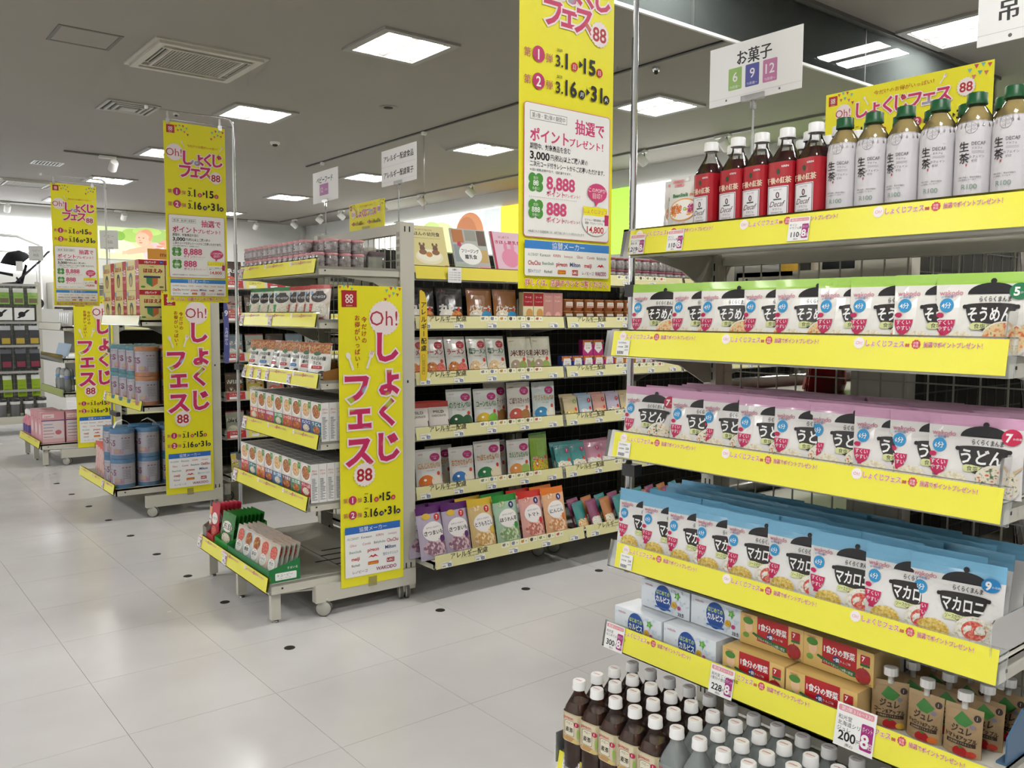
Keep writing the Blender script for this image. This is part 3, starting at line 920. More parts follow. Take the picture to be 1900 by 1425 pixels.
def hanging_print(w=0.29, h=0.84):
    p = Print()
    Y = lambda f: h*(1-f)
    p.rect(0, 0, w, h, YEL)
    logo88(p, w*.045, Y(.016), w*.13)
    bunting(p, w*.2, Y(.02), w*.4); bunting(p, w*.96, Y(.025), w*.42, -1)
    p.t('今だけのお得がいっぱい！', w*.62, Y(.122), w*.05, C('#C05030', .45), w=w*.5, rot=0)
    spoon(p, w*.3, Y(.115), w*.1, .5); spoon(p, w*.93, Y(.12), w*.1, -.5, True)
    PW = C('#F7E9E8', .5)
    p.star(w*.165, Y(.165), w*.14, PW, 22, .93); p.t('Oh!', w*.155, Y(.165), w*.17, C('#B8384A', .45))
    for s, x, k in (('し', .39, .23), ('ょ', .555, .22), ('く', .70, .2), ('じ', .865, .21)):
        p.t(s, w*x, Y(.188), w*k*1.1, LETTER, b=.035, ol=PW, olw=.06)
    for s, x, k in (('フ', .33, .22), ('ェ', .5, .21), ('ス', .66, .22)):
        p.t(s, w*x, Y(.262), w*k*1.1, LETTER, b=.035, ol=PW, olw=.06)
    p.star(w*.83, Y(.288), w*.105, PW, 18, .9); p.t('88', w*.83, Y(.288), w*.155, C('#B5242E', .45), b=.02)
    date_line(p, 0, Y(.382), w, '1', '1', '15', '日', '日')
    date_line(p, 0, Y(.452), w, '2', '16', '31', '月', '火', BLK, BLK)
    p.rect(w*.04, Y(.862), w*.92, h*.352, C('#D87898', .5), .008); p.rect(w*.046, Y(.86), w*.908, h*.348, WHT, .007)
    p.rect(w*.1, Y(.553), w*.38, h*.022, C('#8A8A88', .5)); p.rect(w*.104, Y(.5515), w*.372, h*.019, WHT); p.t('第1弾・第2弾の期間中', w*.29, Y(.542), w*.043, BLK, w=w*.34)
    p.t('抽選で', w*.73, Y(.552), w*.125, C('#D6457C', .45), w=w*.32, b=.02)
    p.t('ポイント', w*.1, Y(.592), w*.11, C('#D6457C', .45), w=w*.4, al='l', b=.025); p.t('プレゼント！', w*.51, Y(.597), w*.075, C('#D6457C', .45), w=w*.37, al='l', b=.02)
    p.t('期間中、対象商品を含む', w*.1, Y(.622), w*.05, BLK, w=w*.42, al='l', b=.01)
    p.t('3,000', w*.1, Y(.645), w*.08, BLK, w=w*.2, al='l', b=.03); p.t('円(税込)以上ご購入時の', w*.31, Y(.646), w*.05, BLK, w=w*.4, al='l', b=.01)
    p.t('二次元コード付きレシートからご応募いただけます。', w*.1, Y(.668), w*.046, BLK, w=w*.8, al='l', b=.01)
    p.t('※1回の精算(合算不可)で、1回応募できます。', w*.1, Y(.684), w*.022, BLK, al='l')
    for f, s, n in ((.717, '88', '8,888'), (.787, '888', '888')):
        clover(p, w*.16, Y(f), w*.075, s)
        p.t(n, w*.27, Y(f-.005), w*.135, C('#D6457C', .45), w=w*(.3 if len(n) > 3 else .21), al='l', b=.025)
        p.t('ポイント', w*.27, Y(f+.025), w*.05, C('#D6457C', .45), al='l', b=.01); p.t('プレゼント！', w*.46, Y(f+.026), w*.032, C('#D6457C', .45), al='l')
    for i in range(24): p.rect(w*(.09+.021*i), Y(.756), w*.01, h*.0012, C('#9A9A98', .5))
    p.ell(w*.815, Y(.725), w*.11, w*.075, C('#D6457C', .45)); p.poly([(w*.78, Y(.745)), (w*.84, Y(.745)), (w*.80, Y(.765))], C('#D6457C', .45))
    p.t('このPOPが', w*.815, Y(.718), w*.042, WHT); p.t('目印！', w*.815, Y(.734), w*.048, WHT)
    p.ell(w*.8, Y(.805), w*.155, w*.12, C('#C9C9C9', .5), 24); p.ell(w*.8, Y(.805), w*.152, w*.117, WHT, 24)
    p.rect(w*.66, Y(.79), w*.27, h*.024, YEL); p.t('しょくじフェス', w*.8, Y(.778), w*.04, C('#D85A86', .45))
    p.t('ピジョン 電動鼻吸い器', w*.68, Y(.802), w*.022, BLK, al='l'); p.t('電動 プロパーソナル', w*.68, Y(.811), w*.022, BLK, al='l'); p.t('14,800', w*.7, Y(.828), w*.07, RED, al='l', b=.02, w=w*.19)
    p.rect(w*.9, Y(.815), w*.045, h*.03, C('#C22E68', .45))
    p.t('※抽選された当選者様には、4月下旬にポイントが付与されます。', w*.08, Y(.846), w*.02, BLK, al='l', w=w*.6)
    p.rect(w*.045, Y(.965), w*.91, h*.095, WHT, .005); p.rect(w*.045, Y(.893), w*.91, h*.022, C('#3E8AD8', .45)); p.t('協賛メーカー', w*.5, Y(.882), w*.06, WHT)
    rows = [LOGO_ROWS[0]+LOGO_ROWS[1][:3], [LOGO_ROWS[1][3]]+LOGO_ROWS[2]+LOGO_ROWS[3][:2], [LOGO_ROWS[3][2]]+LOGO_ROWS[4]+LOGO_ROWS[5]]
    logo_block(p, w*.07, Y(.897), w*.86, h*.066, rows)
    p.t('詳しくは、店頭チラシをご覧ください。', w*.5, Y(.982), w*.055, C('#D6457C', .45), w=w*.9, b=.01, ol=C('#FBE6D8', .5), olw=.05)
    return p
def side_print(w=0.303, h=1.29):
    p = Print()
    Y = lambda f: h*(1-f)
    PW = C('#F7E9E8', .5)
    p.rect(0, 0, w, h, YEL)
    bunting(p, w*.03, Y(.006), w*.42); bunting(p, w*.96, Y(.008), w*.5, -1)
    logo88(p, w*.05, Y(.016), w*.23)
    p.star(w*.71, Y(.105), w*.25, PW, 26, .93); p.t('Oh!', w*.70, Y(.105), w*.3, C('#B8384A', .45), res=2)
    bw = C('#B8322E', .45)
    p.t('今だけの', w*.39, Y(.145), w*.085, bw, vert=True, b=.015, pitch=1.15); p.t('お得がいっぱい！', w*.285, Y(.183), w*.085, bw, vert=True, b=.015, pitch=1.12)
    spoon(p, w*.17, Y(.247), w*.26, .35); spoon(p, w*.47, Y(.244), w*.26, -.35, True)
    for s, x, f, k in (('し', .76, .2, .46), ('ょ', .78, .31, .48), ('く', .74, .42, .42), ('じ', .77, .537, .46)):
        p.t(s, w*x, Y(f), w*k, LETTER, b=.04, ol=PW, olw=.05, res=2)
    for s, x, f, k in (('フ', .27, .335, .47), ('ェ', .31, .427, .47), ('ス', .3, .545, .48)):
        p.t(s, w*x, Y(f), w*k, LETTER, b=.04, ol=PW, olw=.05, res=2)
    p.star(w*.375, Y(.626), w*.175, PW, 20, .9); p.t('88', w*.375, Y(.626), w*.25, C('#B5242E', .45), b=.02)
    date_line(p, 0, Y(.708), w, '1', '1', '15', '日', '日')
    date_line(p, 0, Y(.758), w, '2', '16', '31', '月', '火', BLK, BLK)
    p.rect(w*.06, Y(.968), w*.88, h*.168, WHT, .003); p.rect(w*.06, Y(.822), w*.88, h*.024, C('#2F6FC4', .45)); p.t('協賛メーカー', w*.5, Y(.81), w*.075, WHT)
    logo_block(p, w*.08, Y(.826), w*.84, h*.138)
    return p
def wide_sign_print(w, h):
    p = Print(); PW = C('#F7E9E8', .5)
    p.rect(0, 0, w, h, YEL)
    logo88(p, w*.02, h*.95, h*.17); bunting(p, w*.09, h*.95, w*.2); bunting(p, w*.98, h*.94, w*.25, -1)
    p.t('今だけのお得がいっぱい！', w*.5, h*.86, h*.085, C('#C05030', .45), w=w*.36)
    spoon(p, w*.27, h*.76, h*.17, .5); spoon(p, w*.73, h*.86, h*.17, -.6, True)
    p.star(w*.125, h*.62, h*.16, PW, 20, .92); p.t('Oh!', w*.12, h*.62, h*.19, C('#B8384A', .45))
    for i, s in enumerate('しょくじフェス'):
        p.t(s, w*(.245+.082*i), h*.62, h*.3, LETTER, b=.03, ol=PW, olw=.06)
    p.star(w*.86, h*.66, h*.15, PW, 20, .9); p.t('88', w*.86, h*.66, h*.21, C('#B5242E', .45), b=.02)
    q = Print(); date_line(q, 0, 0, h*1.15, '1', '1', '15', '日', '日'); p.put(q, w*.06, h*.25)
    q = Print(); date_line(q, 0, 0, h*1.15, '2', '16', '31', '月', '火', BLK, BLK); p.put(q, w*.52, h*.25)
    return p
HANG = hanging_print().mesh(flat_y(0, 0, 0)); SIDE = side_print().mesh(flat_y(0, 0, 0))
def hang_set(tag_, px, py, pz0, pz1, bx, by, bz, ang=0.0, arm=0.40, white=False, reach=0.05):
    """chrome pole with a side arm and the paper banner clipped under it"""
    W3, H3 = 0.29, 0.84
    PM = CHROME if not white else C('#CFCFCC', .4)
    t = thing('banner_pole', 'chrome banner pole with side arm, ' + tag_, 'banner stand', (px, py, 0), ang, 'chrome banner poles')
    top = bz+H3+0.05
    pts = [(0, 0, pz0), (0, 0, top-0.03)] + [(-0.03+0.03*math.cos(q), 0, top-0.03+0.03*math.sin(q)) for q in (.4, .8, 1.2, PI/2)] + [(-arm, 0, top)]
    part(t, 'pole', MB().tube(pts, 0.0065, PM, 10))
    part(t, 'sleeve', MB().tube([(0.002, 0.004, pz0), (0.002, 0.004, pz1)], 0.0085, PM, 10))
    part(t, 'lower_bar', MB().tube([(0, 0, bz+H3+0.012), (bx-px+0.03, 0, bz+H3+0.012)], 0.0025, PM, 6))
    part(t, 'arm_tip', MB().lathe([(0.004, -.008), (0.008, -.004), (0.008, .004), (0.004, .008)], C('#F2F2F0', .4), n=10, cx=-arm, cy=0).mesh('arm_tip') if False else MB().tube([(-arm-.012, 0, top), (-arm, 0, top)], 0.0085, C('#F2F2F0', .4), 10))
    for z in (0.25, 0.7):
        part(t, 'clamp', MB().box(-0.014, 0.014, -reach, 0.012, pz0+z, pz0+z+0.03, C('#3A3A3A', .5)))
    b = thing('hanging_banner', 'yellow festival banner with white point-gift box, ' + tag_, 'banner', (bx, by, bz), ang, 'yellow hanging banners')
    part(b, 'sheet', MB().box(0, W3, 0, 0.0008, 0, H3, YEL))
    part(b, 'front_print', HANG)
    for x in (0.02, W3-0.025):
        part(b, 'clip', MB().box(x-0.009, x+0.009, -0.006, 0.006, H3-0.012, H3+0.012, clear('#FFFFFF', .3, .1)).box(x-0.004, x+0.004, -0.004, 0.004, H3+0.012, H3+0.045, clear('#FFFFFF', .3, .1)))
# ================================================================== PRODUCT MODELS
def pouch_surface(w, h, T, top=0.9, waist=0.02):
    """returns f(u in -1..1, v in 0..1, side) -> point; origin at the middle of the base, front at -Y"""
    def f(u, v, sd):
        th = T*(1-abs(u)**3.0)*((1-v/top)**0.75 if v < top else 0.0)*(1.0 if v > 0.06 else 0.75+v*4)
        wx = w*(1-waist*math.sin(PI*min(1, v/0.9)))
        return (u*wx/2, sd*(th/2+0.0006), v*h)
    return f
def pouch_model(name, cat, w, h, T, body, band, bandv, pr, back=None, nx=10, nv=9, top=0.9, extra=()):
    f = pouch_surface(w, h, T, top)
    vs_list = sorted(set([i/nv for i in range(nv+1)] + [bandv]))
    m = MB()
    def skin(sd, b0, b1):
        for i in range(len(vs_list)-1):
            v0, v1 = vs_list[i], vs_list[i+1]
            mt = b1 if v0 >= bandv-1e-6 else b0
            row = []
            for v in (v0, v1):
                row.append([f(-1+2*k/nx, v, sd) for k in range(nx+1)])
            pts = row[0]+row[1]; n = nx+1
            fs = [(k, k+1, n+k+1, n+k) if sd < 0 else (k+1, k, n+k, n+k+1) for k in range(nx)]
            m.add(pts, fs, mt, True)
    skin(-1, body, band); skin(1, back or body, band)
    a = [f(-1+2*k/nx, 0, -1) for k in range(nx+1)]; b = [f(1-2*k/nx, 0, 1) for k in range(nx+1)]
    m.add(a+b, [tuple(range(len(a+b)))[::-1]], back or body)
    parts = [('bag', m)]
    if pr is not None:
        def mp(a, b, e):
            x, y, z = f(max(-1, min(1, 2*a/w)), max(0, min(1, b/h)), -1); return (x, y-e, z)
        bs = Print(step=.02); bs.rect(-w*.46, h*.02, w*.92, h*(bandv-.03), body)
        pm = bs.onto(MB(), mp, e0=0.0003); pr.onto(pm, mp, eps=0.00007, e0=0.0012)
        parts.append(('front_print', pm))
    return Model(name, cat, parts + list(extra))
FOODS = {
 'pasta': ramp_mat('food_pasta', [(0.3, '#E9D9A8'), (0.5, '#F3EAD0'), (0.62, '#C9A24E'), (0.75, '#D98A4A')], 140),
 'stew': ramp_mat('food_stew', [(0.30, '#7E8A4A'), (0.42, '#E8D2A0'), (0.55, '#E9C08A'), (0.66, '#D8683A')], 130),
 'veg': ramp_mat('food_veg', [(0.32, '#4E6A38'), (0.45, '#EDE6D2'), (0.6, '#E9DFC6'), (0.7, '#D65A3C')], 150),
 'mac': ramp_mat('food_mac', [(0.3, '#C79A32'), (0.5, '#E3C45E'), (0.7, '#F2E3A0')], 220),
 'noodle': ramp_mat('food_noodle', [(0.3, '#D9CBA6'), (0.5, '#F1E9D2'), (0.7, '#F7F2E6')], 260),
 'tomato': ramp_mat('food_tomato', [(0.3, '#B8322E'), (0.5, '#D8604E'), (0.7, '#EBA79A')], 200),
 'rice': ramp_mat('food_rice', [(0.3, '#B8B48A'), (0.5, '#E9E6DA'), (0.7, '#F4F2EC')], 190),
 'meat': ramp_mat('food_meat', [(0.3, '#7A3E22'), (0.5, '#B56A38'), (0.62, '#D9A468'), (0.75, '#8FA04A')], 110),
 'curry': ramp_mat('food_curry', [(0.3, '#8A3A20'), (0.5, '#C8742E'), (0.7, '#E2A048')], 90),
 'choco': ramp_mat('food_choco', [(0.3, '#3A2218'), (0.5, '#6A4030'), (0.7, '#D8C8B8')], 60),
}
def meal_print(title, mins, num, numcol, food1, food2, sub='食塩不使用', w=0.155, h=0.142):
    p = Print(step=0.02)
    p.t('wakodo', -w*.33, h*.76, .0125, C('#D98AA0', .45), b=.01); p.t('1歳の食卓', -w*.34, h*.715, .005, C('#D9808A', .45))
    blu = C('#2E9BD6', .45); mg = C('#CC1F5E', .45)
    p.ell(-w*.37, h*.60, .0125, .0125, blu); p.t(mins, -w*.375, h*.60, .0115, WHT, b=.02); p.t('ゆで時間', -w*.37, h*.705, .0055, blu)
    bw = [(-w*.37+.0175*math.cos(t), h*.42+.028*math.sin(t)) for t in [PI+PI*i/10 for i in range(11)]]
    p.poly(bw, mg, (-w*.37, h*.36)); p.poly([(-w*.40, h*.25), (-w*.34, h*.25), (-w*.33, h*.21), (-w*.41, h*.21)], mg); p.ell(-w*.44, h*.48, .007, .0045, mg)
    p.t('すくい', -w*.37, h*.385, .0095, WHT, b=.01); p.t('やすい', -w*.365, h*.31, .0095, WHT, b=.01)
    # black pot with its lid
    cx = .016
    lid = [(cx+.039*math.cos(t), h*.735+.020*math.sin(t)) for t in [PI*i/14 for i in range(15)]]
    p.poly(lid, BLK, (cx, h*.76)); p.ell(cx, h*.895, .005, .005, BLK, 10); p.rect(cx-.0015, h*.85, .003, h*.04, BLK)
    p.t('らくらくまんま', cx+.006, h*.675, .0105, BLK, w=.05, b=.015)
    pot = [(cx+.0395*math.cos(t), h*.60+(.0035 if math.sin(t) > 0 else .046)*math.sin(t)) for t in [2*PI*i/28 for i in range(28)]]
    p.poly(pot, C('#241F1F', .35), (cx, h*.5)); p.rect(cx-.045, h*.555, .008, .007, BLK, .003); p.rect(cx+.037, h*.555, .008, .007, BLK, .003)
    p.t(title, cx, h*.49, .028, WHT, w=min(.07, .0235*len(title)), b=.025)
    p.rect(cx-.03, h*.295, .06, .0125, C('#D9DF9E', .45), .006); p.t(sub, cx, h*.34, .0092, BLK, w=min(.054, .0092*len(sub)))
    p.ell(-.03, h*.14, .029, .0195, food1, 20)
    p.ell(.04, h*.17, .036, .033, C('#E8E2D4', .4), 22); p.ell(.04, h*.18, .033, .029, food2, 22)
    if food1 is FOODS['mac']: p.ell(.038, h*.22, .02, .017, FOODS['tomato'], 14)
    p.ell(.0625, h*.28, .012, .006, food2, 10); p.poly([(.055, h*.29), (.077, h*.42), (.077, h*.39), (.06, h*.26)], C('#D9BE94', .5))
    nc = C(numcol, .42); p.ell(.058, h*.765, .0155, .0145 if num != '9' else .0125, nc, 20); p.t(num, .054, h*.765, .02, WHT, b=.04); p.t('か月頃', .0665, h*.75, .0045, WHT)
    return p
FILM = lambda h: C(h, .26, coat=.4, bump=.55, ns=22)
SOMEN = pouch_model('noodle_pouch', 'food pouch', .155, .142, .034, FILM('#EFEDE6'), FILM('#A9D85C'), .86, meal_print('そうめん', '4分', '5', '#167A4A', FOODS['noodle'], FOODS['stew']))
UDON = pouch_model('noodle_pouch', 'food pouch', .155, .138, .036, FILM('#ECE9E6'), FILM('#D9A3C4'), .86, meal_print('うどん', '6分', '7', '#C8204E', FOODS['noodle'], FOODS['veg'], h=.138))
MACA = pouch_model('macaroni_pouch', 'food pouch', .16, .152, .038, FILM('#EDECEA'), FILM('#7CBEE2'), .80, meal_print('マカロニ', '6分', '9', '#1E86C8', FOODS['mac'], FOODS['rice'], 'ソースがからみやすい', w=.16, h=.152))
SOMENB, UDONB, MACAB = [Model(m.name, m.cat, [(m.parts[0][0], m.parts[0][1])]) for m in (SOMEN, UDON, MACA)]

def superr(q, e):
    return (abs(math.cos(q))**e+abs(math.sin(q))**e)**(-1/e)
def wrap(r, e):
    """2-D print round a bottle, u = arc length from the front (-Y) to the +X side"""
    def mp(a, b, ep):
        q = -PI/2+a/r; g = (r+ep)*superr(q, e); return (g*math.cos(q), g*math.sin(q), b)
    return mp
def bottle_model(name, h, r, e, prof, liquid, lab, labmat, pr, capmat, skin, liqtop, cap_r=0.0165, cap_h=0.02, cappr=None):
    b = MB().lathe(prof, skin, n=20, capt=False)
    parts = [('bottle', b)]
    if liquid:
        lp = [(x[0]-0.0012, x[1]+0.001)+tuple(x[2:]) for x in prof if x[1] < liqtop]
        lr = None
        for i in range(len(prof)-1):
            if prof[i][1] <= liqtop <= prof[i+1][1]:
                k = (liqtop-prof[i][1])/max(1e-6, prof[i+1][1]-prof[i][1]); lr = prof[i][0]*(1-k)+prof[i+1][0]*k
                lp.append((lr-0.0012, liqtop)+tuple(prof[i][2:]))
        parts.append(('drink', MB().lathe(lp, liquid, n=20)))
    if lab:
        rr = [(r+0.0006, lab[0], e)] + ([(r+0.0006, lab[1], e)] if len(lab) == 2 else [(q[0], q[1], q[2] if len(q) > 2 else e) for q in lab[1:]])
        lm = MB().lathe(rr, labmat, n=28, capb=False, capt=False)
        if pr is not None: pr.onto(lm, wrap(r+0.0006, e), e0=0.0005)
        parts.append(('label', lm))
    z = h-cap_h
    cp = MB().lathe([(cap_r, z), (cap_r, z+cap_h*.3), (cap_r*.96, z+cap_h*.36), (cap_r*.96, z+cap_h*.92), (cap_r*.88, z+cap_h)], capmat, n=18)
    if cappr is not None: cappr.onto(cp, lambda a, b, ep: (a, b, h+ep))
    parts.append(('cap', cp))
    return Model(name, 'bottle', parts)
PET = clear('#FFFFFF', .012, .05)
def tea_print():
    p = Print(step=0.012)
    p.t('KIRIN', .014, .132, .0055, WHT, b=.02); p.ell(0, .122, .0045, .006, C('#2F4A2A', .4), 10); p.t('午後の紅茶', 0, .104, .0145, C('#F3DEC4', .45), w=.05, b=.03)
    p.rect(-.021, .012, .042, .08, C('#F1EFF2', .4)); 
    for x in (-.0198, .0188): p.rect(x, .014, .001, .076, C('#5A4A50', .5))
    p.rect(-.0198, .0895, .0396, .001, C('#5A4A50', .5))
    p.t('カフェインゼロ', 0, .085, .0038, BLK, w=.018); p.t('0', 0, .074, .017, C('#4A1622', .45), b=.02); p.rect(-.009, .0635, .018, .0028, C('#3E5A48', .45))
    p.t('Decaf', 0, .056, .016, C('#5A3A40', .45), w=.03, sh=.3); p.t('デカフェ', 0, .045, .0058, C('#5A3A40', .45), w=.02); p.t('STRAIGHT TEA', 0, .038, .004, C('#6A5A5E', .45), w=.026); p.t('ストレートティー', 0, .0335, .003, C('#6A5A5E', .45))
    p.ell(0, .020, .012, .003, C('#D8D4D2', .3)); p.ell(0, .0235, .0105, .0055, C('#D9D5D2', .3)); p.ell(0, .0255, .0095, .004, C('#B5531E', .3)); p.ell(-.011, .02, .004, .003, C('#4A7A3A', .4))
    return p
def decaf_print():
    p = Print(step=0.012)
    g = C('#9A989A', .5); k = C('#2E2C2E', .5)
    p.ell(0, .148, .0095, .0095, g, 22); p.ell(0, .148, .0089, .0089, C('#D9D6D8', .5), 22); p.rect(-.0005, .14, .001, .016, g)
    for a, b in ((-.004, .151), (.004, .146), (-.003, .144), (.004, .152)): p.ell(a, b, .003, .0018, g, 8); p.ell(a, b, .0024, .0012, C('#D9D6D8', .5), 8)
    p.t('生', -.011, .117, .0185, k, b=.01); p.t('茶', -.010, .097, .0185, k, b=.01)
    p.t('DECAF', .012, .121, .0085, C('#4A484A', .5), w=.021); p.t('デカフェ', .010, .113, .0042, k); p.rect(.002, .1075, .019, .0006, g); p.rect(.002, .105, .019, .0006, g); p.t('カフェイン', .010, .0985, .0048, k); p.t('ゼロ', .006, .092, .0048, k)
    p.rect(-.0065, .083, .0022, .004, C('#B83A3A', .5)); p.t('環境に配慮し、再生PET樹脂を', 0, .064, .0032, C('#5A585A', .5), w=.036); p.t('100%使用しています。', -.003, .0595, .0032, C('#5A585A', .5)); p.t('R100', 0, .048, .012, C('#7E9A86', .5), w=.024)
    return p
RT_P = [(.026, 0, 4), (.0295, .004, 5), (.0295, .142, 5), (.0275, .150, 4), (.0155, .178, 2), (.0125, .186, 2), (.0125, .196, 2)]
RTEA = bottle_model('tea_bottle', .214, .0300, 5, RT_P, C('#3B120B', .12), (.006, .142), C('#B51F2C', .3, coat=.3), tea_print(), C('#F2F2F2', .4), PET, .165)
DC_P = [(.028, 0), (.031, .004), (.031, .150), (.028, .166), (.016, .186), (.0125, .190), (.0125, .198)]
DECAF = bottle_model('tea_bottle', .212, .0312, 2, DC_P, C('#B5A066', .15), (.004, (.0318, .144), (.0296, .158), (.0225, .170)), C('#D6D3D6', .5, n=.03, ns=60), decaf_print(), C('#12552E', .4), PET, .187, cap_r=.0172)
def barley_print():
    p = Print(step=0.012)
    p.rect(-.026, .070, .052, .066, C('#D8CDAE', .45)); p.t('pigeon', -.006, .128, .0105, C('#C0283C', .45), w=.026, b=.02)
    p.rect(-.016, .085, .026, .036, C('#6A6258', .5), .004); p.rect(-.0152, .0858, .0244, .0344, C('#E6DFC8', .45), .004)
    p.t('ベビー', -.003, .115, .0072, BLK, w=.018); p.t('麦茶', -.003, .0995, .0125, BLK, w=.021, b=.03)
    p.ell(.015, .116, .0058, .0058, C('#B81E4A', .4), 14); p.t('1', .0145, .1163, .0085, WHT, b=.03); p.ell(.019, .095, .003, .012, C('#9DBB5A', .45), 10); p.ell(-.004, .078, .018, .006, C('#C49A5E', .5), 14); p.ell(.014, .075, .008, .005, C('#D9C27A', .5), 12)
    return p
def water_print():
    p = Print(step=0.012)
    p.t('pigeon', -.006, .128, .0105, C('#C0283C', .45), w=.026, b=.02); p.t('ベビー', -.004, .112, .007, C('#6A8A8A', .5)); p.t('アクア', -.003, .100, .011, C('#6A8A8A', .5)); p.ell(.012, .095, .006, .006, C('#2E9A5E', .4), 14); p.t('5', .0117, .0953, .0085, WHT, b=.03)
    p.ell(0, .082, .022, .004, C('#CFE0E2', .4))
    return p
capp = Print(); capp.t('pigeon', 0, 0, .0075, C('#D06A78', .45), w=.017, b=.02)
BP = [(.025, 0, 4), (.0285, .004, 5), (.0285, .070, 5), (.0285, .140, 5), (.026, .150, 4), (.0145, .178, 2), (.0125, .184, 2), (.0125, .192, 2)]
BARLEY = bottle_model('barley_tea_bottle', .210, .0289, 5, BP, C('#4E260F', .15), (.070, .139), C('#C9BB96', .4), barley_print(), C('#F4F4F3', .4), PET, .160, cap_r=.0158, cap_h=.021, cappr=capp)
WATER = bottle_model('baby_water_bottle', .210, .0289, 5, BP, None, (.072, .137), clear('#B9C6C4', .55, .1), water_print(), C('#F4F4F3', .4), clear('#C4CCCB', .42, .05), .160, cap_r=.0158, cap_h=.021, cappr=capp)

def box_model(name, cat, w, d, h, mats, pr=None, spr=None, extra=None):
    """carton, front at -Y; mats = (front, side, top)"""
    m = MB()
    x, y = w/2, d/2
    vs = [(-x,-y,0),(x,-y,0),(x,y,0),(-x,y,0),(-x,-y,h),(x,-y,h),(x,y,h),(-x,y,h)]
    m.add(vs, [(0,1,5,4)], mats[0]); m.add(vs, [(1,2,6,5),(3,0,4,7)], mats[1]); m.add(vs, [(4,5,6,7),(0,3,2,1)], mats[2]); m.add(vs, [(2,3,7,6)], mats[1])
    parts = [('carton', m)]
    if pr is not None: parts.append(('front_print', pr.mesh(flat_y(0, -y, 0))))
    if spr is not None: parts.append(('side_print', spr.mesh(lambda a, b, e: (x+e, -y+a, b))))
    return Model(name, cat, parts)
def calpis_print(w=.155, h=.068):
    p = Print()
    dots = C('#CFE0F0', .4)
    random.seed(3)
    for i in range(34): p.ell(random.uniform(-w*.48, w*.48), random.uniform(h*.06, h*.94), .0028, .0028, dots, 8)
    b = C('#1C4E9E', .4); p.ell(-.005, h*.52, .026, .031, b, 22)
    p.t('はじめての', -.005, h*.70, .0125, C('#C9E06A', .4), w=.042, b=.03); p.t('カルピス', -.005, h*.46, .0165, WHT, w=.046, b=.04); p.rect(-.03, h*.12, .05, .004, C('#3E6AB8', .4), .002)
    p.t('wakodo', -.052, h*.86, .008, C('#C05A70', .45)); p.star(.04, h*.75, .0105, C('#5FB23A', .4), 5, .5); p.t('1', .0395, h*.75, .009, WHT, b=.03)
    p.ell(.031, h*.4, .008, .008, C('#E0B030', .4), 12); p.t('Ca', .031, h*.4, .007, C('#8A3A1E', .4)); p.ell(.046, h*.34, .005, .005, C('#C83A7A', .4), 10); p.t('33.5', .052, h*.13, .011, C('#33405A', .4), b=.02)
    return p
CALPIS = box_model('drink_carton_pack', 'drink pack', .155, .085, .068, (C('#E6EEF5', .3), C('#DDE6EE', .3), C('#EDF2F6', .3)), calpis_print())
def juice_print(w=.155, h=.07):
    p = Print()
    rd = C('#B81C22', .35)
    p.poly([(-w*.22, h*.22), (w*.27, h*.16), (w*.27, h), (-w*.22, h)], rd)
    p.ell(-w*.36, h*.58, .010, .013, C('#F0C8A0', .45)); p.ell(-w*.37, h*.78, .013, .008, C('#4E8A36', .45)); p.ell(-w*.4, h*.3, .008, .006, C('#7AA84A', .45))
    p.t('wakodo', -w*.38, h*.93, .0055, C('#C05A70', .45))
    p.t('1食分の野菜', .004, h*.70, .0165, WHT, w=.068, b=.035); p.ell(-.002, h*.45, .008, .008, C('#2A3A7A', .4)); p.t('+鉄', -.002, h*.45, .009, WHT, b=.03); p.t('りんご味', .018, h*.45, .006, WHT)
    p.poly([(-w*.3, h*.40), (-w*.2, h*.30), (w*.2, h*.12), (w*.34, h*.16), (w*.3, h*.28), (-w*.1, h*.36), (-w*.28, h*.46)], C('#2E6A34', .4)); p.t('くだものでおいしい8種の野菜', 0, h*.25, .007, WHT, w=.07, rot=-.12)
    p.ell(w*.36, h*.24, .0165, .0165, ramp_mat('apple_red', [(0.3, '#8E1420'), (0.6, '#B8242E'), (0.75, '#D8685E')], 60, coat=.3), 20); p.rect(w*.355, h*.45, .0015, .005, C('#5A3A1E', .5))
    p.rect(w*.32, h*.62, .02, .017, C('#B8242E', .4), .002); p.t('7', w*.36, h*.76, .013, WHT, b=.03); p.rect(w*.32, h*.54, .02, .005, C('#2E6A34', .4)); p.t('食塩無添加', w*.4, h*.05, .005, C('#3E7A4A', .4))
    return p
GOLD = C('#DDBB72', .35); 
JUICE = box_model('juice_carton_pack', 'drink pack', .155, .10, .068, (C('#E2BE74', .35, n=.05, ns=20), C('#D9B87E', .4), GOLD), juice_print(h=.068))
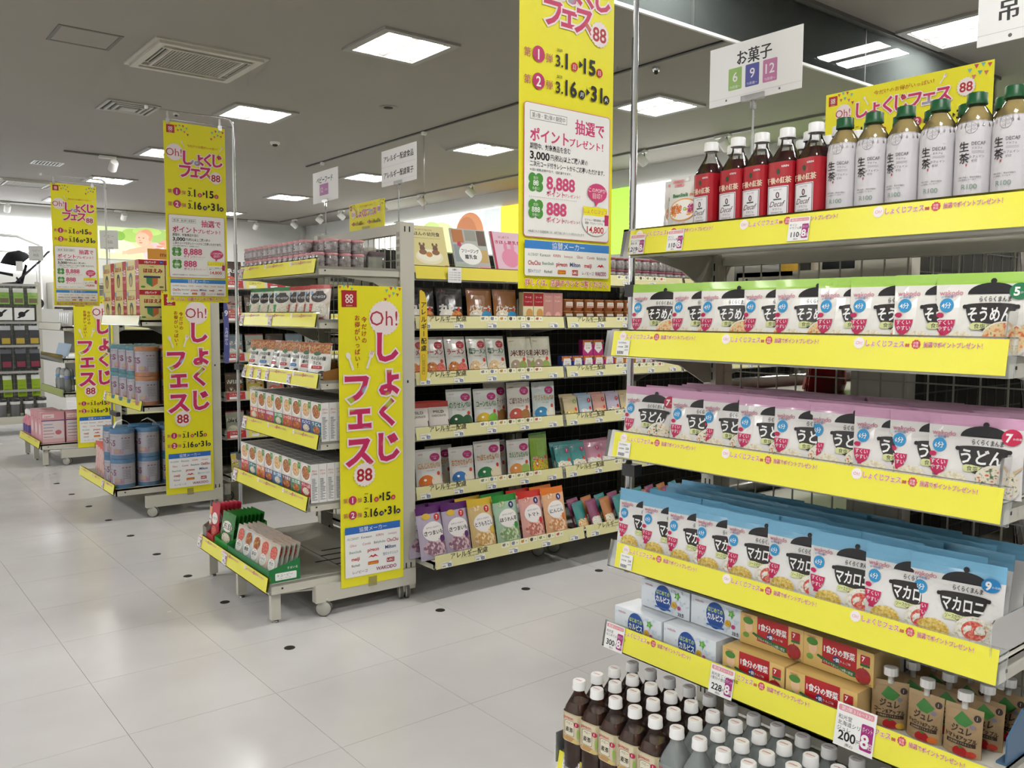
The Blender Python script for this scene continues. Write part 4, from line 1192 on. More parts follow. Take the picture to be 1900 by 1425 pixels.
# jelly pouch with a spout
def jelly_model(flav, fruit):
    p = Print(step=.012); w, h = .066, .088
    dk = C('#3A2A20', .5); gr = C('#3E8A3A', .45)
    p.poly([(-.004, h*.99*.9), (-.016, h*.70), (-.006, h*.62), (.006, h*.60), (.014, h*.68), (.018, h*.74)], gr, (0, h*.72)); p.t('ジュレ', .0, h*.53, .0155, dk, w=.036, b=.03, rot=-.06); p.t(flav, .0, h*.37, .0095, dk, w=.055, b=.03, rot=-.05)
    p.ell(.024, h*.83, .0062, .0062, C('#3A2E2A', .5), 14); p.t('1', .0235, h*.83, .009, C('#E0D0B4', .5)); p.rect(-.024, h*.235, .05, .0065, dk); p.t('北海道産とうもろこし', .0, h*.272, .0042, C('#D9C49E', .5)); p.ell(.018, h*.64, .005, .004, C('#8A8A98', .5), 8)
    p.ell(.002, h*.1, .013, .010, C('#B8242A', .35), 16); p.ell(.002, h*.2, .004, .002, gr, 8); p.ell(.02, h*.09, .008, .006, C(fruit, .4), 12)
    m = pouch_model('jelly_pouch', 'drink pouch', w, h, .03, C('#B99C74', .5, n=.05, ns=40, bump=.2), C('#BFA37C', .5), .9, p, nx=8, nv=7)
    sp = MB().lathe([(.0055, h-.004), (.0055, h+.010), (.008, h+.010), (.008, h+.012), (.0055, h+.012), (.0055, h+.016)], C('#E4E2DC', .3), n=12)
    cp = MB()
    n = 24
    pr = [(.0125 if k % 2 else .0132) for k in range(n)]
    for z0, z1 in ((h+.012, h+.027),):
        vs = [(pr[k]*math.cos(2*PI*k/n), pr[k]*math.sin(2*PI*k/n), z) for z in (z0, z1) for k in range(n)]
        cp.add(vs, [(k, (k+1) % n, n+(k+1) % n, n+k) for k in range(n)] + [tuple(range(n, 2*n)), tuple(range(n-1, -1, -1))], C('#F0EFEC', .4))
    return Model('jelly_pouch', 'drink pouch', [(a, b) for a, b, c in m.parts] + [('spout', sp), ('cap', cp)])
JEL = [jelly_model('コーン&アップル', '#E0B040'), jelly_model('キャロット&アップル', '#E0762E'), jelly_model('トマト&アップル', '#C8402E')]
def vit_print():
    p = Print(step=.015); w, h = .105, .15
    p.rect(-w*.42, h*.90, .034, .007, C('#E9A8A8', .5), .003); p.t('妊娠前から', -w*.26, h*.923, .005, RED); p.rect(-w*.36, h*.84, .03, .007, C('#E9A8A8', .5), .003); p.t('授乳期', -w*.22, h*.863, .005, RED)
    p.ell(0, h*.94, .006, .0045, C('#F8F8F6', .5), 12)
    p.t('BeanStalk', -w*.14, h*.70, .0115, C('#2E8A42', .45), w=.048, b=.03); p.t('mom', w*.24, h*.70, .0115, C('#E08A3A', .45), w=.024, b=.03)
    for dx in (-.001, .001):
        p.ell(-w*.02, h*.46+dx, .043, .026, C('#EFA85A', .5), 24); p.ell(-w*.02, h*.46, .041, .024, C('#F6F4EF', .4), 24)
    p.t('葉酸', -w*.22, h*.47, .022, C('#E0762E', .45), w=.037, b=.03); p.ell(.004, h*.47, .0045, .0045, C('#8FC23A', .45)); p.t('+', .004, h*.47, .008, WHT, b=.04); p.t('鉄', w*.22, h*.47, .022, C('#B8287E', .45), b=.03)
    p.t('これ1粒', -.004, h*.24, .0095, C('#E0A878', .45)); p.t('葉酸400μg 鉄10mg', -.004, h*.15, .0055, BLK); p.t('5種類のビタミンB群', -.004, h*.105, .0055, BLK); p.rect(w*.33, h*.1, .012, .02, C('#C82E7E', .4)); p.ell(-w*.28, .006, .012, .009, C('#F0C030', .4)); p.ell(w*.1, .002, .04, .006, C('#F3C98A', .5))
    return p
VIT = pouch_model('supplement_pouch', 'food pouch', .105, .15, .022, FILM('#ECEBE6'), FILM('#E3E2DE'), .9, vit_print())
# ================================================================== NEAREST END DISPLAY (right foreground)
E1 = Frame(1.895, 0.5912, 0.0047)
e1_shelves = [(1.4802, -0.350, dict(cards=(('1,219', .018, .0, .95), ('110', .135, .002, .95), ('110', .455, .004, .95)))),
              (1.2373, -0.402, dict(cards=(('plain', .03, .002, .9),))),
              (0.9922, -0.394, dict(cards=(('plain', .03, .002, .9),))),
              (0.7150, -0.380, dict(cards=(('plain', .03, .002, .9),))),
              (0.5120, -0.395, dict(cards=(('300', -.004, -.004, 1.25), ('228', .32, -.006, 1.25), ('200', .62, -.004, 1.6)), h=.06))]
e1, z1 = endcap('nearest end display stacked with noodle pouches and bottled drinks', E1, 1.455, e1_shelves, -0.568, deck=0.212, base_cards=(('228', .03, 0, 1.1),))
G1 = 'pouches on the nearest end display'
def row_e1(model, hidden, zs, lefts, w, what, x=-0.335, lean=0.10, back_rows=0, dx=0.045, rotz=0.13):
    names = len(lefts)
    for i, yl in enumerate(lefts):
        # yl = world y of the left (far) edge
        yc = yl-w/2+0.004
        loc = (E1.x+x+random.uniform(-.004, .004), yc, zs)
        model.place('%s pouch, front row, %s from the left' % (what, ORD[i]), loc, FACE_X+rotz+random.uniform(-.03, .03), G1, lean=-lean)
    for b in range(back_rows):
        for i in range(names-1):
            yc = lefts[i]-w/2-0.03+random.uniform(-.025, .025)
            hidden.place('%s pouch, %s hidden row, %s from the left' % (what, ORD[b], ORD[i]), (E1.x+x+dx*(b+1)+random.uniform(-.008, .008), yc, zs), FACE_X+rotz*0.5+random.uniform(-.1, .1), G1, lean=-random.uniform(.02, .16))
row_e1(SOMEN, SOMENB, z1[1], [1.467, 1.344, 1.258, 1.148, 1.068, .969, .898, .808, .733], .155, 'green-topped somen', back_rows=0)
row_e1(UDON, UDONB, z1[2], [1.492, 1.339, 1.25, 1.147, 1.057, .979, .88, .809, .735], .155, 'pink-topped udon', back_rows=4, dx=.052)
row_e1(MACA, MACAB, z1[3], [1.52, 1.436, 1.352, 1.269, 1.182, 1.079, .97, .852, .765], .16, 'blue-topped macaroni', x=-0.325, back_rows=4, dx=.052)
# top shelf
zt = z1[0]
for i, (y, xx, r) in enumerate(((1.342, -.31, .0), (1.385, -.265, .25))):
    VIT.place(('white' if i == 0 else 'half-hidden white') + ' folic acid supplement pouch on the top shelf', (E1.x+xx, y, zt), FACE_X+r, 'supplement pouches on the top shelf', lean=-.1)
for k in range(3):
    for i, y in enumerate((1.277, 1.204, 1.142, 1.079, 1.012)):
        if k == 2 and i < 2: continue
        RTEA.place('red-label tea bottle, %s row, %s from the left on the top shelf' % (ORD[k], ORD[i]), (E1.x-.295+.068*k, y+(0 if k == 0 else -.012), zt), FACE_X+random.uniform(-.25, .1), 'red tea bottles on the top shelf')
for k in range(2):
    for i, y in enumerate((.949, .888, .826, .763, .699, .637)):
        DECAF.place('white decaf tea bottle with green cap, %s row, %s from the left' % (ORD[k], ORD[i]), (E1.x-.295+.07*k, y-(0 if k == 0 else .018), zt), FACE_X+random.uniform(-.2, .2), 'white tea bottles on the top shelf')
# fifth shelf
zt = z1[4]
for i, (y, xx, z) in enumerate(((1.412, -.325, 0), (1.252, -.325, 0), (1.37, -.275, .07), (1.212, -.275, .07))):
    CALPIS.place('blue and white drink carton pack, %s row, %s one' % (('lower', 'upper')[i//2], ('left', 'right')[i % 2]), (E1.x+xx, y, zt+z), FACE_X+random.uniform(-.03, .03), 'blue drink packs')
for i, (y, xx, z) in enumerate(((1.078, -.32, 0), (.918, -.32, 0), (1.066, -.275, .07), (.908, -.275, .07))):
    JUICE.place('red and gold apple vegetable juice pack, %s row, %s one' % (('lower', 'upper')[i//2], ('left', 'right')[i % 2]), (E1.x+xx, y, zt+z), FACE_X+random.uniform(-.03, .03), 'juice packs')
for k in range(3):
    for i, y in enumerate((.805, .737, .668)):
        JEL[i].place('brown jelly pouch with white spout cap, %s row, %s from the left' % (ORD[k], ORD[i]), (E1.x-.31+.062*k, y-.012*k, zt), FACE_X+(.35 if i == 0 else 0.05)+random.uniform(-.1, .1), 'spouted jelly pouches', lean=-.06)
# bottles on the base deck
for k in range(4):
    for i in range(13):
        x, y = 1.353+.0585*k, 1.432-.0592*i+(.0 if k < 3 else -.004)
        if i < 5: BARLEY.place('brown barley tea bottle, %s row from the aisle, %s from the left' % (ORD[k], ORD[i]), (x, y, .212), FACE_X+.12+random.uniform(-.05, .05), 'barley tea bottles on the base')
        else: WATER.place('clear water bottle with white cap, %s row from the aisle, %s from the left' % (ORD[k], ORD[i-5]), (x, y, .212), FACE_X+.12+random.uniform(-.05, .05), 'clear water bottles on the base')
# clear acrylic fence at the left end of the base
obj('acrylic_divider', MB().box(1.325, 1.62, 1.478, 1.481, .213, .285, CLR2), None, None, None, 'clear acrylic divider beside the barley tea bottles', 'divider')
# clear end stops and the blue tray at the near end
for k, zz in enumerate(z1[1:4]):
    obj('acrylic_divider', MB().prism([(0, 0), (.2, 0), (.2, .075), (.012, .075), (.003, .07), (0, .06)], 'y', 0, .002, CLR2), None, (1.522, .602, zz), None, 'clear acrylic end stop at the near end of the %s shelf' % ('somen', 'udon', 'macaroni')[k], 'divider', 'clear end stops')
t = thing('blue_tray', 'blue plastic tray at the near end of the jelly pouch shelf', 'tray', (1.60, .598, z1[4]), 0)
BT = C('#4A6E8E', .4); part(t, 'base', MB().box(0, .2, 0, .018, 0, .004, BT)); part(t, 'side_wall', MB().prism([(0, .004), (.2, .004), (.2, .10), (.06, .085), (0, .05)], 'y', 0, .003, BT)); part(t, 'back_wall', MB().box(.197, .2, .003, .018, .004, .09, BT))
# signs on the top
p = Print(); WS, HS = .28, .152
p.rect(0, 0, WS, HS, WHT); p.t('お菓子', WS*.5, HS*.74, .04, C('#3A3A3C', .5), w=.105, b=.02)
for i, (n, c) in enumerate((('6', '#9CC070'), ('9', '#5E62A8'), ('12', '#C882AC'))):
    x = WS*(.22+.19*i); p.rect(x, HS*.22, .042, .056, C(c, .5), .003); p.t(n, x+.021, HS*.44, .034, C('#F2EEF2', .5), b=.01); p.t('カ月頃～', x+.021, HS*.27, .0085, C('#F2EEF2', .5))
p.rect(0, HS*.11, WS, .0008, C('#D8D8D6', .5)); p.ell(WS*.2, HS*.07, .003, .003, C('#6A6A68', .5), 8); p.ell(WS*.78, HS*.07, .003, .003, C('#6A6A68', .5), 8)
rod_sign('shelf_sign', 'white snack sign with green, blue and pink month squares', (1.9, 1.386, 1.83), p, WS, HS, .376, ang=0)
p = Print(); WS, HS = .28, .152
p.rect(0, 0, WS, HS, WHT); p.t('吊り下げ', WS*.13, HS*.36, .040, C('#3A3A3C', .5), al='l', b=.02); p.rect(0, HS*.12, WS, .0008, C('#C8C8C6', .5)); p.ell(WS*.2, HS*.06, .0035, .0035, C('#6A6A68', .5), 8); p.rect(0, HS*.86, WS, .0008, C('#C8C8C6', .5))
rod_sign('shelf_sign', 'white card sign cut off by the top right corner', (1.66, .59, 1.758), p, WS, HS, .308, ang=0)
WS, HS = .39, .135
rod_sign('festival_sign', 'wide yellow festival sign behind the white tea bottles', (1.96, 1.02, 1.68), wide_sign_print(WS, HS), WS, HS, .18, body=YEL, group='wide yellow festival signs')
hang_set('largest, beside the nearest display', 1.588, 1.505, .62, 1.95, 1.2217, 1.505, 1.332, reach=.03)
# ================================================================== SECOND END DISPLAY
E2 = Frame(2.03, 3.2735, -0.0339)
e2, z2 = endcap('second end display with boxed baby meals and small jars', E2, 1.68,
    [(1.5055, -.438, dict(cards=(('185', .01, 0, 1.05),))), (1.2829, -.438, dict(cards=(('185', .01, 0, .95), ('185', .38, 0, .95)))),
     (1.0293, -.434, dict(cards=(('145', .02, 0, .9), ('145', .12, 0, .9), ('145', .22, 0, .9), ('145', .32, 0, .9), ('145', .58, 0, .9)))),
     (.7741, -.437, dict(cards=(('185', .01, 0, 1.1),))), (.5194, -.489, dict(cards=(('185', .01, 0, 1.1),)))],
    -.664, deck=.177, base_cards=(('145', .0, 0, 1.1), ('145', .36, 0, 1.15)), slot_deck=True)
def e2w(lx, ly, z): return E2.w(lx, ly, z)
RE2 = FACE_X+E2.ang
def side_banner(tag_, fr, dx, z):
    b = thing('side_banner', 'tall yellow festival banner on the ' + tag_, 'banner', fr.w(dx, -0.0135, z), fr.ang, 'tall yellow side banners')
    part(b, 'sheet', MB().box(0, .303, 0, 0.0008, 0, 1.29, YEL)); part(b, 'front_print', SIDE)
    part(b, 'tape', MB().box(.13, .17, -0.0022, -0.0018, -.012, .03, clear('#E8DC7A', .3, .25)))
side_banner('side of the second end display', E2, -.338, .107)
# jars
def jar_model():
    r, h = .0285, .058
    g = MB().lathe([(.024, 0), (r, .004), (r, .036), (.0265, .044), (.0265, .047)], ramp_mat('jar_content', [(0.35, '#8A8484'), (0.55, '#A39C9A'), (0.7, '#BDB6B2')], 90, r=.12, coat=.8), n=16)
    g2 = Print(step=.01); g2.rect(-.022, .007, .044, .028, C('#B9B4B6', .4)); g2.ell(-.004, .026, .009, .0085, C('#2A2628', .4), 12); g2.ell(-.002, .027, .004, .005, C('#D9D6D4', .4), 8); g2.t('レバー', .012, .022, .006, C('#E4E0E0', .4)); g2.rect(-.022, .007, .044, .005, C('#8E6A70', .4))
    lm = MB(); g2.onto(lm, wrap(r, 2), e0=.0006)
    ld = MB().lathe([(.0275, .047), (.0285, .049), (.0285, .056), (.026, h)], C('#D99AA0', .35), n=18)
    pr = Print(); pr.ell(0, 0, .019, .019, C('#E9C4C2', .4), 14); pr.ell(0, 0, .012, .012, C('#C8707A', .4), 12)
    pr.onto(ld, lambda a, b, e: (a, b, h+e))
    return Model('baby_food_jar', 'jar', [('glass', g), ('label', lm), ('lid', ld)])
JAR = jar_model()
for lay in range(2):
    for k in range(4):
        for i in range(14):
            if lay == 0 and k > 0 and i > 1: continue
            if lay == 1 and k == 0 and i < 2: continue
            if lay == 1 and k > 2 and i > 6: continue
            JAR.place('baby food jar with pink lid, %s layer, %s row deep, %s from the right' % (('lower', 'upper')[lay], ORD[k], ORD[i]),
                      e2w(-.395+.0605*k, .055+.0605*i, z2[0]+.0585*lay), RE2+random.uniform(-.3, .3), 'baby food jars on the top shelf')
CB = C('#8E7A80', .5)
for i, lx in enumerate((-.175, -.085)):
    t = thing('clear_storage_tub', 'clear plastic tub with dusky lid on the jar shelf, %s from the left' % ORD[i], 'storage tub', e2w(lx, .14, z2[0]), E2.ang, 'clear tubs beside the jars')
    part(t, 'tub', MB().lathe([(.034, 0, 5), (.037, .004, 5), (.038, .062, 5)], clear('#C9C4C6', .45, .1), n=20)); part(t, 'lid', MB().lathe([(.04, .062, 5), (.04, .074, 5), (.036, .078, 5)], CB, n=20))
obj('price_holder', MB().box(-.0015, .0015, -.03, .03, 0, .05, CLR2), None, e2w(-.12, .07, z2[0]), E2.ang+1.2, 'small clear plastic card holder on the jar shelf', 'card holder')
# pasta pouches
def pasta_print(col, food, w=.125, h=.148):
    p = Print(step=.016); k = C('#2E2622', .4)
    p.t('BABY FOOD', -.01, h*.86, .005, C('#8A5A4A', .5)); p.ell(-.002, h*.64, .046, .022, k, 22); p.poly([(-.03, h*.72), (.03, h*.72), (.02, h*.82), (-.02, h*.82)], k)
    p.t('ベビーのパスタ', 0, h*.65, .0135, WHT, w=.074, b=.02); p.ell(-.045, h*.76, .008, .008, C('#2E9BD6', .4), 12); p.t('8分', -.045, h*.76, .007, WHT)
    p.poly([(-.055, h*.45), (-.032, h*.45), (-.036, h*.22), (-.052, h*.22)], C(col, .4)); p.t('すくい', -.044, h*.37, .006, WHT); p.t('やすい', -.044, h*.3, .006, WHT)
    p.ell(.016, h*.26, .040, .033, C('#E6E0D2', .4), 22); p.ell(.016, h*.28, .036, .028, food, 22); p.poly([(.03, h*.36), (.06, h*.52), (.061, h*.47), (.036, h*.31)], C('#D6C09A', .5)); p.ell(-.01, h*.035, .05, .004, C(col, .4))
    return p
PASTG = pouch_model('pasta_pouch', 'food pouch', .125, .148, .03, FILM('#DDE2CE'), FILM('#2E7A3E'), .88, pasta_print('#3E9A4A', FOODS['veg']))
PASTR = pouch_model('pasta_pouch', 'food pouch', .125, .148, .03, FILM('#E3D8CC'), FILM('#B8302E'), .88, pasta_print('#C8402E', FOODS['rice']))
for i, y in enumerate((4.07, 3.955, 3.85, 3.755, 3.62, 3.545, 3.46, 3.35)):
    g = i < 4
    (PASTG if g else PASTR).place('%s-topped baby pasta pouch, %s from the left' % ('green' if g else 'red', ORD[i if g else i-4]), (1.655 if i < 7 else 1.64, y, z2[1]), RE2+(.12 if i not in (3, 7) else .35), 'baby pasta pouches', lean=-.12)
# noodle-bowl pouches
def bowl_print(i, w=.13, h=.155):
    p = Print(step=.016); k = C('#2A2A28', .4); acc = ['#C8303A', '#2E7AC0', '#D0404A', '#C83A5A', '#2E8AC8', '#3E9A4A'][i % 6]
    p.rect(-w*.46, h*.70, w*.92, h*.26, FOODS['meat'])
    p.poly([(-w*.47, h*.62), (w*.47, h*.62), (w*.47, h*.70), (w*.2, h*.76), (-w*.2, h*.76), (-w*.47, h*.70)], C('#F2F1EA', .35)); p.ell(-.008, h*.70, .022, .009, C('#2E6A3A', .4))
    p.t('その日の麺', 0, h*.57, .02, k, w=.085, b=.02); p.t(['うどん', '中華', '焼そば', 'パスタ', 'そうめん', '煮込み'][i % 6], 0, h*.44, .017, k, b=.02)
    p.rect(-.03, h*.27, .06, .014, C(acc, .4), .005); p.t('やさい味', 0, h*.315, .009, WHT); p.ell(.035, h*.15, .02, .012, C('#3A2622', .4)); p.ell(-.03, h*.12, .022, .010, C('#DCD6C4', .4))
    return p
BOWL = [pouch_model('noodle_bowl_pouch', 'food pouch', .13, .155, .045, FILM('#E9E8E0'), FILM('#B5683C'), .93, bowl_print(i)) for i in range(3)]
for i, (y, r) in enumerate(((4.10, .1), (3.98, .2), (3.87, -.05), (3.735, .15), (3.64, .05), (3.53, .35), (3.40, .4))):
    BOWL[i % 3].place('pouch with noodle picture and white label, %s from the left on the third shelf' % ORD[i], (1.66+.006*(i % 3), y, z2[2]), RE2+r, 'noodle pouches on the third shelf', lean=-.14)
for i in range(3):
    BOWL[(i+1) % 3].place('noodle pouch in the back row of the third shelf, %s from the right' % ORD[i], (1.78+.05*i, 3.37+.03*i, z2[2]), RE2+.3, 'noodle pouches on the third shelf', lean=-.1)
t = thing('cardboard_tray', 'brown cardboard tray at the right end of the third shelf', 'tray', e2w(-.3, .09, z2[2]), E2.ang)
part(t, 'base', MB().box(-.09, .1, -.06, .06, 0, .003, C('#A9773A', .7)))
part(t, 'side_wall', MB().prism([(-.09, 0), (.1, 0), (.1, .075), (.04, .085), (-.02, .05), (-.09, .035)], 'y', -.063, -.06, C('#A9773A', .7))); part(t, 'side_wall', MB().box(-.09, .1, .06, .063, 0, .07, C('#A9773A', .7)))
# boxed meals
def meal_box(i, w=.1, h=.163):
    cols = ['#D86A2E', '#B8323E', '#B82E6A', '#2E8A3E', '#C84A2E', '#A83A2A', '#2E4A8A', '#1E6A8A', '#D0404A', '#1E7A7A', '#E07A2E', '#5A3A6A', '#1E7AA8', '#6A3A3A', '#2E8A5A', '#B8323E']
    p = Print(); c = C(cols[i], .4)
    p.rect(-w*.5, h*.48, w, h*.50, C('#E2DED6', .4)); p.ell(0, h*.74, w*.46, h*.22, C('#F4F2EE', .35), 20); p.ell(0, h*.75, w*.40, h*.18, FOODS['meat' if i % 2 else 'stew'], 20)
    p.rect(w*.22, h*.80, w*.26, h*.17, C('#4E9A3A', .4)); p.t('7', w*.35, h*.89, .014, WHT, b=.03)
    p.rect(-w*.5, h*.02, w, h*.47, c); p.t(['鶏と根菜', '鮭の煮込み', '和風鶏飯', '彩り野菜', 'ミートパスタ', 'トマト煮', 'オムライス', 'うどん', '肉じゃが', 'シチュー', '炊込ご飯', '豆腐煮', '鮭と野菜', 'すき焼き', '五目煮', 'クリーム煮'][i], 0, h*.425, .017, WHT, w=w*.86, b=.03); p.ell(0, h*.27, w*.34, h*.095, FOODS['curry' if i % 3 else 'veg'], 18)
    s = Print(); s.rect(.002, h*.05, .031, h*.62, C('#E8E8E6', .5))
    random.seed(i)
    for k in range(16): s.rect(.005, h*(.07+.036*k), random.uniform(.012, .025), h*.016, C('#77777A', .5))
    s.t('赤ちゃん', .0175, h*.83, .01, RED, w=.024); s.t('ごはん', .0175, h*.75, .009, RED)
    m = box_model('meal_box', 'food box', w, .035, h, (C('#E2DED6', .4), C('#EBEAE6', .4), C('#8A8A86', .4)), p, s)
    return m
MEALS = [meal_box(i) for i in range(16)]
for lvl, (zz, lx) in enumerate(((z2[3], -.395), (z2[4], -.445))):
    for i in range(8):
        m = MEALS[lvl*8+7-i]
        for k in range(7):
            if k == 0 or i == 0: mm = m
            else:
                mm = Model(m.name, m.cat, [(m.parts[0][0], m.parts[0][1])]) if k == 1 else mm
            mm.place('boxed baby meal, %s box shelf, %s column from the right, %s deep' % (('upper', 'lower')[lvl], ORD[i], ORD[k]), e2w(lx+.0365*k, .053+.1045*i, zz), RE2, 'boxed baby meals')
# trays on the base deck
def tray(name, label, lx, ly, wx, wy, hf, hb, col, ang=0.0, text=None):
    """open display carton: low at the front (-x), high at the back"""
    t = thing(name, label, 'display carton', e2w(lx, ly, .1775), E2.ang+ang, 'display cartons on the base deck')
    c = C(col, .5); x, y = wx/2, wy/2; th = .002
    part(t, 'base', MB().box(-x, x, -y, y, 0, .002, c))
    part(t, 'front_wall', MB().box(-x, -x+th, -y, y, .002, hf, c)); part(t, 'back_wall', MB().box(x-th, x, -y, y, .002, hb, c))
    for s in (-1, 1):
        q = s*y; a, b = (q, q+th) if s < 0 else (q-th, q)
        w = part(t, 'side_wall', MB().prism([(-x+th, .002), (x-th, .002), (x-th, hb), (-x+th, hf)], 'y', a, b, c))
        if s < 0 and text:
            p = Print(); p.rect(-x*.6, hf*.15, wx*.68, hf*.55, WHT, .004); p.t('キユーピー', 0, hf*.5, .014, C('#3E7A4A', .45)); p.t('ベビーフード', 0, hf*.28, .009, C('#3E7A4A', .45)); p.t('すまいる', x*.5, hf*1.0, .012, WHT)
            part(w, 'side_print', p.mesh(lambda u, v, e: (u, -y-e, v)))
    return t
tray('display_carton', 'grey display carton with orange sachets at the far corner', -.575, .862, .13, .055, .07, .15, '#8A8580')
tray('display_carton', 'red display carton holding red sachets', -.57, .782, .14, .095, .05, .13, '#B8242E')
tray('display_carton', 'bright green display carton holding green sachets', -.54, .64, .19, .175, .05, .13, '#2E9A3A')
tray('display_carton', 'dark green display carton with clear baby food pouches, nearest', -.578, .262, .135, .50, .055, .09, '#1E7A3E', text=True)
def sachet_model(col, col2, w, h, tname, food):
    p = Print(step=.016); p.rect(-w*.4, h*.1, w*.8, h*.35, C(col2, .4)); p.ell(0, h*.3, w*.33, h*.14, FOODS[food], 14); p.ell(0, h*.62, w*.36, h*.15, C('#F0EDE4', .4), 14); p.t(tname, 0, h*.62, w*.2, BLK, w=w*.6, b=.02)
    return pouch_model('sachet', 'food sachet', w, h, .012, FILM(col), FILM(col), .95, p, nx=6, nv=5)
SRED = sachet_model('#C41E3A', '#8E1428', .085, .19, 'トマト', 'tomato'); SGRN = sachet_model('#2A7A2E', '#1A5A22', .155, .17, '五目', 'veg'); SORG = sachet_model('#E0862E', '#B85A1E', .05, .16, '南瓜', 'curry')
for i in range(6): SRED.place('red foil sachet in the red carton, %s from the front' % ORD[i], e2w(-.622+.02*i, .782, .181), RE2+.12, 'red sachets', lean=-.1)
for i in range(8): SGRN.place('green foil sachet in the green carton, %s from the front' % ORD[i], e2w(-.615+.019*i, .64, .181), RE2+.05, 'green sachets', lean=-.16)
for i in range(3): SORG.place('orange foil sachet behind the red carton, %s from the front' % ORD[i], e2w(-.615+.03*i, .862, .181), RE2, 'orange sachets', lean=-.08)
def smile_print(name, c):
    p = Print(step=.014); w, h = .09, .15
    p.ell(0, h*.72, w*.34, h*.19, FOODS['tomato' if c else 'meat'], 18); p.ell(0, h*.40, w*.34, h*.17, C('#F4F3EE', .4), 18); p.t(name, 0, h*.43, .018, BLK, w=.042, b=.03); p.t('すまいる', 0, h*.34, .007, GRN); p.t('離乳食', .002, h*.52, .007, RED); p.ell(.02, h*.13, .012, .008, C('#D87A4A', .4), 10); p.ell(-.02, h*.12, .012, .008, C('#8AA85A', .4), 10)
    return p
SMI = [pouch_model('baby_food_pouch', 'food pouch', .09, .15, .016, FILM(c), FILM('#C9B8A8'), .94, smile_print(n, k), nx=8, nv=6) for n, c, k in (('雑炊', '#C9D2D8', 0), ('鶏そぼろ', '#E0DAD2', 0), ('ミートソース', '#E6C9B8', 1), ('ナポリタン', '#C8CFC0', 1))]
for i in range(5):
    for k in range(5):
        SMI[3-i % 4].place('clear pouch in the near carton, %s column from right, %s from front' % (ORD[i], ORD[k]), e2w(-.622+.021*k, .065+.097*i, .1805), RE2+.08, 'clear pouches in the near carton', lean=-.22)
# clear acrylic guard on the deck, signs and pole
obj('acrylic_divider', MB().box(-.0015, .0015, -.08, .08, 0, .12, CLR2), None, e2w(-.2, .03, .178), E2.ang+PI/2, 'clear acrylic stop on the base deck behind the tall banner', 'divider')
p = Print(); WS, HS = .295, .156
p.rect(0, 0, WS, HS, WHT); p.t('ベビーフード', WS*.48, HS*.72, .034, C('#2E2E30', .5), w=.19, b=.02); p.rect(WS*.28, HS*.22, WS*.35, HS*.36, C('#BE84B4', .5)); p.t('12', WS*.37, HS*.4, .034, C('#F4EEF4', .5), b=.01); p.t('カ月頃～', WS*.54, HS*.38, .011, C('#F4EEF4', .5))
rod_sign('shelf_sign', 'white baby food sign with a pink 12 month square', (2.03, 4.05, 1.846), p, WS, HS, .168, ang=E2.ang)
p = Print(); WS, HS = .312, .160
p.rect(0, 0, WS, HS, WHT); p.t('アレルギー配慮食品', WS*.5, HS*.75, .031, C('#2E2E30', .5), w=.265, b=.02); p.rect(0, HS*.53, WS, .0009, C('#C8C2C4', .5)); p.t('アレルギー配慮菓子', WS*.5, HS*.30, .031, C('#2E2E30', .5), w=.265, b=.02); p.rect(0, HS*.1, WS, .0008, C('#D8D8D6', .5))
rod_sign('shelf_sign', 'white two-line allergy food sign above the jars', (2.045, 3.367, 1.859), p, WS, HS, .175, ang=E2.ang)
WS, HS = .358, .127
rod_sign('festival_sign', 'wide yellow festival sign above the clear tubs', (2.062, 3.689, 1.684), wide_sign_print(WS, HS), WS, HS, .01, body=YEL, ang=E2.ang, group='wide yellow festival signs')
hang_set('second one, beside the jar shelf', 1.625, 4.218, .30, 1.62, 1.2926, 4.218, 1.332, reach=.055)
# ================================================================== ALLERGY AISLE (run behind the second display)
STR = C('#E3DEA6', .4)
def allergy_strip():
    p = Print()
    p.t('アレルギー配慮', .175, .042, .026, C('#4A4436', .45), w=.19, b=.02); p.t('【アレルギー物質7品目】不使用', .175, .0285, .0065, C('#4A4436', .45))
    random.seed(5)
    for i in range(7):
        x = .345+.052*i
        p.rect(x, .032, .045, .022, C('#F2EFD2', .4)); c = C(['#8A8A86', '#7A86A8', '#C88A3A', '#5A4A3E', '#8A9A5A', '#6A5A4E', '#B85A4A'][i], .5)
        p.ell(x+.013, .043, .009, .006+.002*(i % 2), c, 10); p.ell(x+.019, .047, .004, .003, c, 8); p.t('×', x+.034, .043, .016, BLK)
    for x in (.03, .2, .38, .57, .74):
        p.rect(x, .001, .052, .024, C('#F1F0E6', .4)); p.t('乳幼児食品', x+.004, .019, .007, BLK, al='l'); p.t('本体', x+.004, .008, .008, BLK, al='l', b=.02); p.rect(x+.03, .004, .018, .012, C('#5A6A98', .5)); p.t('198', x+.039, .0095, .008, WHT)
    return p.bounds_shift(0, 0, 1.09)
AST = allergy_strip(); SHADE_BACK = C('#1E1D1B', .7)  # near-black sheet colour stands in for the shade inside the bays
Y0, YB = 3.31, 3.75
CAM_SC = 1.09           # whole allergy run and pack sizes scaled about the camera, row heights baked in
def P2(u, d, z): return (2.087+(u-1.915)*CAM_SC, Y0+(d-3.036)*CAM_SC, z)      # u, d from the first image fit, scaled about the camera here
ROWS = [1.2712, 1.0162, .7633, .4885]
for k in range(4):
    x0 = 2.087+.921*k
    tops = [(1.4968, YB-Y0, (C('#E9D94A', .4), None) if k == 0 else (STR, AST))] + [(z, YB-Y0, (STR, AST)) for z in ROWS]
    bay('shelf bay of the allergy aisle, %s from the left' % ORD[k], x0, YB, .91, tops, -(YB-3.14), H=1.60, deck=.178, back=SHADE_BACK, strip=(STR, AST))
ZA = [1.4668]+[z-.03 for z in ROWS]+[.178]
